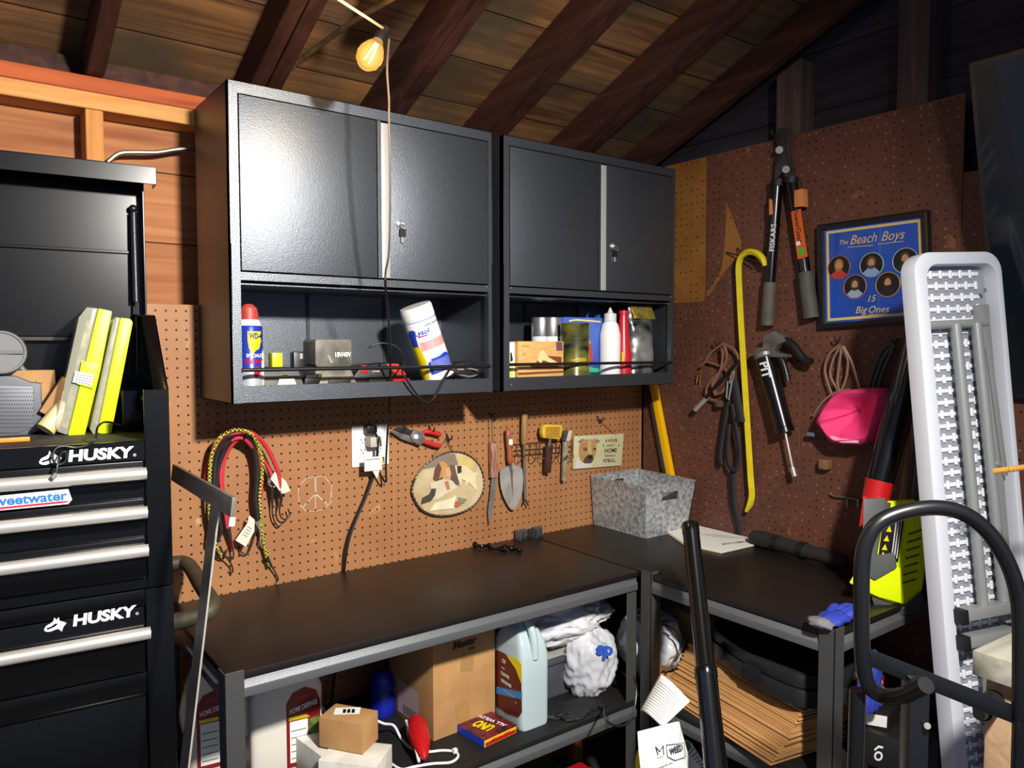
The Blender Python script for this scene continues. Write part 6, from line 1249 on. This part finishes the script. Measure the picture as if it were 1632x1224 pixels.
for a, b in (((1045, 1190), (1049, 1203)), ((1045, 1190), (1052, 1198)), ((1052, 1198), (1057, 1188)), ((1057, 1188), (1058, 1203))): MB().tube([F.px(*a, z), F.px(*b, z)], .0009, 6).build('m_logo', mat('dark_ink', '#3c4444'), t)
x, y, _ = F.px(1052, 1207, z); text('MASTERS', x, y, z, .004, ink, t); x, y, _ = F.px(1060, 1220, z); text('Cutting the weed', x, y, z, .006, ink, t, rot=r_)
t, F = pouch('seed_pouch', 'white and green pouch with small print behind the herbicide pouch', [(1092, 1178), (1102, 1184), (1135, 1235), (1150, 1290), (1095, 1290), (1085, 1200)], 1.90, 1.90, mat('pouch_white', '#e4e4e2')); flat(t, 'green_leaf', mat('leaf_green', '#2f8a3a', .5), F.P([(1092, 1180), (1100, 1184), (1102, 1192), (1094, 1200)], .016), .016, .0005)
for i in range(6): a, b = F.px(1098+i*4, 1203+i*4, .0162), F.px(1108+i*4, 1190+i*7, .0162); MB().tube([a, b], .0009, 4).build('print_line', ink, t)
t, F = pouch('yellow_pouch', 'yellow pouch edge showing behind the herbicide pouch by the leg', [(1016, 1195), (1030, 1190), (1034, 1290), (1014, 1290)], 1.90, 1.92, yel)
# far shelf: black box with logo, white/black box, tire item, red package behind hand truck
bkx = mat('box_black', '#1a1a1b', .5, var=.3, vs=10)
t, w_, dd, F = box3('product_box', 'black carton with a white bear emblem on the shelf under the corner table end', 'box', (1350, 1166), (1434, 1180), (1456, 1140), S2, .088, bkx, True)
SS = Fr(F.O, -F.Y, (0, 0, 1)); SS = SS if SS.Z.dot(CAM-F.O) > 0 else Fr(F.O, F.Y, (0, 0, 1))
def ring_px(u, v, r, n=14): return [(u+r*math.cos(i*2*math.pi/n), v+r*1.1*math.sin(i*2*math.pi/n)) for i in range(n)]
decal(t, F, SS, 'emblem', wink, ring_px(1400, 1205, 7)); decal(t, F, SS, 'emblem', bkx, ring_px(1400, 1205, 4), .0014)
decal(t, F, SS, 'emblem', wink, [(1393, 1194), (1400, 1188), (1408, 1190), (1407, 1193), (1400, 1192), (1394, 1197)])
t, w_, dd, F = box3('product_box', 'small white-fronted black carton standing on the bear emblem carton', 'box', (1366, 1131), (1416, 1140), (1434, 1121), S2+.0885, .045, bkx, True)
SS = Fr(F.O, -F.Y, (0, 0, 1)); SS = SS if SS.Z.dot(CAM-F.O) > 0 else Fr(F.O, F.Y, (0, 0, 1))
decal(t, F, SS, 'white_face', paper, [(1368, 1134), (1414, 1142), (1413, 1160), (1368, 1152)])
t = thing('rubber_ring', 'round ribbed grey rubber ring lying in the dark behind the hand truck', 'rubber ring', V((2.30, -1.02, S2+.001))); MB().lathe([(.045, 0), (.10, .0), (.112, .02), (.112, .05), (.10, .07), (.045, .07)], (0, 0, 0), (0, 0, 1), 40, cap=False).build('ring_body', mat('rubber_grey', '#2f3134', .7, bump=.9, bs=60), t)
for i in range(24): a = i*math.pi/12; MB().box(.108, .117, -.008, .008, .008, .062, Matrix.Rotation(a, 4, 'Z')).build('tread_block', mat('rubber_grey', '#2f3134'), t)
t = thing('red_package', 'red and yellow small package on the shelf behind the leaf blower end', 'package', V((2.42, -1.05, S2+.001))); MB().box(-.05, .03, -.03, .04, 0, .12).build('carton', mat('pkg_red', '#a01830', .5), t, bev=.002); MB().box(-.045, .02, -.0315, -.03, .01, .05).build('yellow_panel', mat('pkg_orange', '#c87a28', .5), t); 
t = thing('battery_pack', 'small black package beside the red package on the shelf', 'package', V((2.33, -1.03+.0, S2+.072))); MB().lathe([(.012, 0), (.012, .04)], (0, 0, 0), (0, 0, 1), 16).build('cell', blk, t); MB().lathe([(.012, 0), (.012, .04)], (.026, 0, 0), (0, 0, 1), 16).build('cell', blk, t)
# ================================================================ FOREGROUND: TUBE, FOLDING TABLE, HAND TRUCK, BENCH
a, b = V((2.0, -.745, 1.115)), V((1.955, -.82, .944)); 
top = D(1100, 836, 2.12); low = D(1141, 1224, 1.72); d = (low-top).normalized(); k_ = -top.z/d.z; bot = top+d*k_; Lt = (bot-top).length
F = Fr(bot, d.orthogonal(), -d); t = thing('extension_tube', 'glossy black hollow vacuum tube leaning on the corner table edge', 'tube', F)
tg = mat('tube_black', '#0c0c0d', .18, coat=.4)
MB().lathe([(.021, 0), (.026, 0), (.0262, Lt-.42), (.0275, Lt-.418), (.0275, Lt-.40), (.023, Lt-.395), (.0225, Lt-.03), (.0235, Lt-.028), (.0235, Lt), (.0205, Lt), (.0205, Lt-.2)], (0, 0, 0), (0, 1, 0), 32, cap=False).build('tube_body', tg, t)
# folding table
nT, fT, nB = D(1432, 408, 1.87), D(1570, 415, 1.95), D(1500, 1224, 1.84)
dn2 = (nB-nT).normalized(); kk = -nT.z/dn2.z; nG = nT+dn2*kk; Yt = -dn2; Xt = (fT-nT); Xt = (Xt-Yt*Xt.dot(Yt)); Wt = Xt.length; Lt = kk; F = Fr(nG, Xt, Yt)
t = thing('folding_table', 'white plastic folding table standing on its end with folded grey legs', 'folding table', F); wt = mat('table_white', '#cdd0d8', .42)
# local z: out of the underside towards viewer?
vz = 1 if (CAM-nT).dot(F.Z) > 0 else -1
o2 = rrect(0, Wt, .0, Lt, .05, 6); i2 = rrect(.036, Wt-.018, .022, Lt-.030, .035, 6)
MB().ring(o2, i2, *sorted((0, vz*.045))).build('rim', wt, t, bev=.004)
tex = MB()
wtu = mat('table_under_shaded', '#8f929c', .45); MB().prism(i2, *sorted((-vz*.0, vz*.008))).build('top_panel', wtu, t)  # same white plastic as the rim, its shade put into the grey
nx, ny = 12, 62; cnt = 0
for i in range(nx):
    for j in range(ny):
        x = .05+(Wt-.10)*i/(nx-1); y = .05+(Lt-.1)*j/(ny-1)
        if (i+j) % 2: tex.box(x-.0045, x+.0045, y-.0105, y+.0105, *sorted((vz*.008, vz*.013)))
        else: tex.box(x-.0095, x+.0095, y-.005, y+.005, *sorted((vz*.008, vz*.013)))
tag(tex.build('waffle_ribs', mat('table_ribs_lit', '#e2e4ea', .4), t, bev=.0015, seg=1), None, None, kind='stuff')  # paler than the panel, the light the ribs catch put into their colour
lg = mat('leg_grey', '#8f9290', .4, .2)
def bar(name, x0, y0, x1, y1, w_, h0, h1):
    b = MB(); d = V((x1-x0, y1-y0, 0)).normalized(); n = V((-d.y, d.x, 0))*w_/2; p = [V((x0, y0, 0)), V((x1, y1, 0))]
    b.prism([(p[0]+n)[:2], (p[0]-n)[:2], (p[1]-n)[:2], (p[1]+n)[:2]], *sorted((vz*h0, vz*h1))); return b.build(name, lg, t, bev=.002)
bar('side_rail', Wt-.055, .1, Wt-.055, Lt-.13, .03, .012, .035)
def fx(u, v, h=.03): return F.px(u, v, vz*h)[:2]
y_c = fx(1520, 517)[1]; MB().cyl((.03, y_c, vz*.030), (Wt-.05, y_c, vz*.030), .011, 16).build('cross_tube', lg, t)
yb = fx(1590, 965)[1]
for x, yt in ((.215, y_c), (.335, y_c)):
    MB().cyl((x*Wt/.5, yt, vz*.038), (x*Wt/.5+.01, yb, vz*.040), .0125, 18).build('leg_tube', lg, t)
MB().prism([(.04, yb-.012), (Wt-.07, yb-.012), (Wt-.07, yb+.014), (.04, yb+.014)], *sorted((vz*.03, vz*.065))).build('foot_bar', lg, t, bev=.003)
MB().prism([(.04, yb-.075), (Wt-.07, yb-.075), (Wt-.07, yb-.048), (.04, yb-.048)], *sorted((vz*.03, vz*.065))).build('foot_bar', lg, t, bev=.003)
for y in (yb, yb-.062):
    for x in (.03, Wt-.075): MB().prism([(x, y-.017), (x+.02, y-.017), (x+.02, y+.018), (x, y+.018)], *sorted((vz*.026, vz*.07))).build('end_cap', blkm, t, bev=.003)
for x in (.215, .335): MB().cyl((x*Wt/.5, yb-.07, vz*.045), (x*Wt/.5, .12, vz*.040), .0125, 18).build('leg_tube', lg, t)
bar('brace', Wt-.06, y_c-.06, Wt-.04, y_c-.38, .014, .036, .042)
for y in (y_c+.08, y_c-.1, y_c-.35): MB().cyl((Wt-.055, y, vz*.035), (Wt-.055, y, vz*.040), .006, 12).build('rivet', chrome, t)
# hand truck
HT = Fr(V((D(1500, 1224, 1.22).x, D(1500, 1224, 1.22).y, 0)), RT-V((0, 0, RT.z))*1, (0, 0, 1)); t = thing('hand_truck', 'black tubular steel hand truck standing in the right foreground', 'hand truck', HT)
ht = mat('truck_black', '#101113', .3, var=.12, vs=20); hp = lambda pts: [V(HT.px(u, v, h)) for u, v, h in pts]
lp = hp([(1476, 1092, .10), (1440, 1108, .05), (1405, 1108, .0), (1383, 1090, 0), (1375, 1050, 0), (1373, 980, 0), (1374, 900, 0), (1382, 860, 0), (1402, 832, 0), (1440, 816, 0), (1490, 809, .0), (1535, 818, 0), (1572, 845, 0), (1600, 885, 0), (1618, 930, 0), (1626, 980, 0), (1627, 1060, 0), (1626, 1140, 0), (1625, 1224, 0)])
e_ = lp[-1].copy(); e_.y = .12; lp.append(e_); MB().tube(sm(lp, 6), .0122, 18).build('loop_handle', ht, t)
q = HT.px(1376, 1108, 0); MB().tube([V((q[0], q[1], -.02)), V((q[0]-.004, .12, -.02))], .0128, 16).build('side_tube', ht, t)
q = HT.px(1478, 1100, .03); MB().box(q[0]-.016, q[0]+.016, .12, q[1]+.01, -.02, .01).build('center_post', ht, t, bev=.003)
for v_ in (1150,): MB().cyl(HT.px(1478, 1157, .012), HT.px(1478, 1157, .018), .005, 14).build('bolt', steel, t)
MB().hexa([V(HT.px(u, v, -.008)) for u, v in ((1386, 1034), (1632, 1130), (1632, 1160), (1386, 1062))], [V(HT.px(u, v, -.002)) for u, v in ((1386, 1034), (1632, 1130), (1632, 1160), (1386, 1062))]).build('flat_crossbar', ht, t, bev=.001)

x0_ = lp[6].x; x1_ = lp[-2].x; MB().box(x0_-.02, x1_+.02, .012, .12, -.06, -.02).build('base_frame', ht, t, bev=.004); MB().box(x0_-.01, x1_+.01, .001, .008, -.02, .22).build('toe_plate', ht, t, bev=.002)
for x in (x0_-.05, x1_+.02): MB().lathe([(.05, 0), (.12, .004), (.125, .015), (.12, .036), (.05, .04)], (x, .125, -.12), (1, 0, 0), 32).build('wheel', mat('tyre', '#161616', .8), t)
MB().cyl((x0_-.06, .125, -.12), (x1_+.07, .125, -.12), .009, 14).build('axle', steel, t)
# grey bench
c0, c1, = D(1550, 1036, 1.38), D(1632, 998, 1.80)
zt = c0.z; c1 = HZ(1640, 996, zt); Xb = V((c1.x-c0.x, c1.y-c0.y, 0)); gx = Xb.normalized(); gy = V((gx.y, -gx.x, 0))
F = Fr(V((c0.x, c0.y, 0)), gx, V((-gx.y, gx.x, 0))); t = thing('wooden_stand', 'weathered grey wooden stand with tan panel at the lower right edge', 'stand', F); gw = wood('weathered_grey_wood', '#a8a698', '#7c7a6e', 0, knots=False); tw = wood('tan_ply', '#b89a78', '#9c7e60', 0, knots=False)
s_ = -1
MB().box(0, .26, -.20, .0, zt-.045, zt).build('top_board', gw, t, bev=.002); MB().box(.02, .24, -.18, -.015, .25, zt-.047).build('panel', tw, t, bev=.002)
for x in (.02, .21):
    for y in (-.18, -.05): MB().box(x, x+.03, y, y+.03, 0, .25).build('leg', gw, t, bev=.002)
kq = F.loc(D(1556, 1070, 1.50)); MB().cyl((.0+.018, -.03-.0, zt-.085), (-.045, -.04, zt-.085), .018, 18, .016).build('clamp_knob', blkm, t); MB().cyl((-.045, -.04, zt-.085), (-.062, -.042, zt-.085), .012, 18, .010).build('knob_tip', blk, t)
# bamboo stick and firewood at the right edge
bm = mat('bamboo', '#c8933c', .5, var=.3, vs=20); a, b = D(1584, 751, 1.62), D(1670, 740, 1.55); tag(MB().tube([V((0, 0, 0)), (b-a)*.3, (b-a)*.32, (b-a)*.34, (b-a)*2.4], [.0065, .0060, .0075, .006, .006], 10).build('bamboo_stick', bm, GF(a)), 'bamboo stick end poking in from the right edge in front of the wall pegboard', 'stick')
fw = mat('split_wood', '#b98248', .8, var=.45, vs=18, bump=.6, bs=40); fg = mat('bark_grey', '#8b8574', .85, var=.4, vs=20)
PS = V((2.50, -1.50, 0)); t = thing('wood_crate', 'plain shelf stand carrying split wood at the right edge, mostly out of view', 'stand', Fr(V((2.36, -1.62, 0)), (1, 0, 0), (0, 1, 0))); zf = D(1625, 955, 2.0).z
MB().box(0, .2, -.5, .03, zf-.03, zf).build('shelf_board', tw, t); 
for x in (.0, .16):
    for y in (-.5, -.02): MB().box(x, x+.04, y, y+.04, 0, zf-.03).build('leg', tw, t)
for i, (u0, v0, u1, v1, lb, mm) in enumerate(((1604, 938, 1640, 930, 'lowest split log in the small pile at the right edge', fw), (1603, 905, 1645, 900, 'middle split log in the small pile at the right edge', fw), (1608, 872, 1645, 875, 'grey weathered log on top of the small pile at the right edge', fg))):
    a = V((2.37, -1.61-.01*i, zf+.028+i*.052)); tag(MB().tube(sm([(0, 0, 0), (.005, -.2, .002), (0, -.42, 0)], 5), [.024+.003*math.sin(i+j) for j in range(11)], 7).noise(.003, 20, i).build('split_log', mm, GF(a)), lb, 'log', 'split logs')
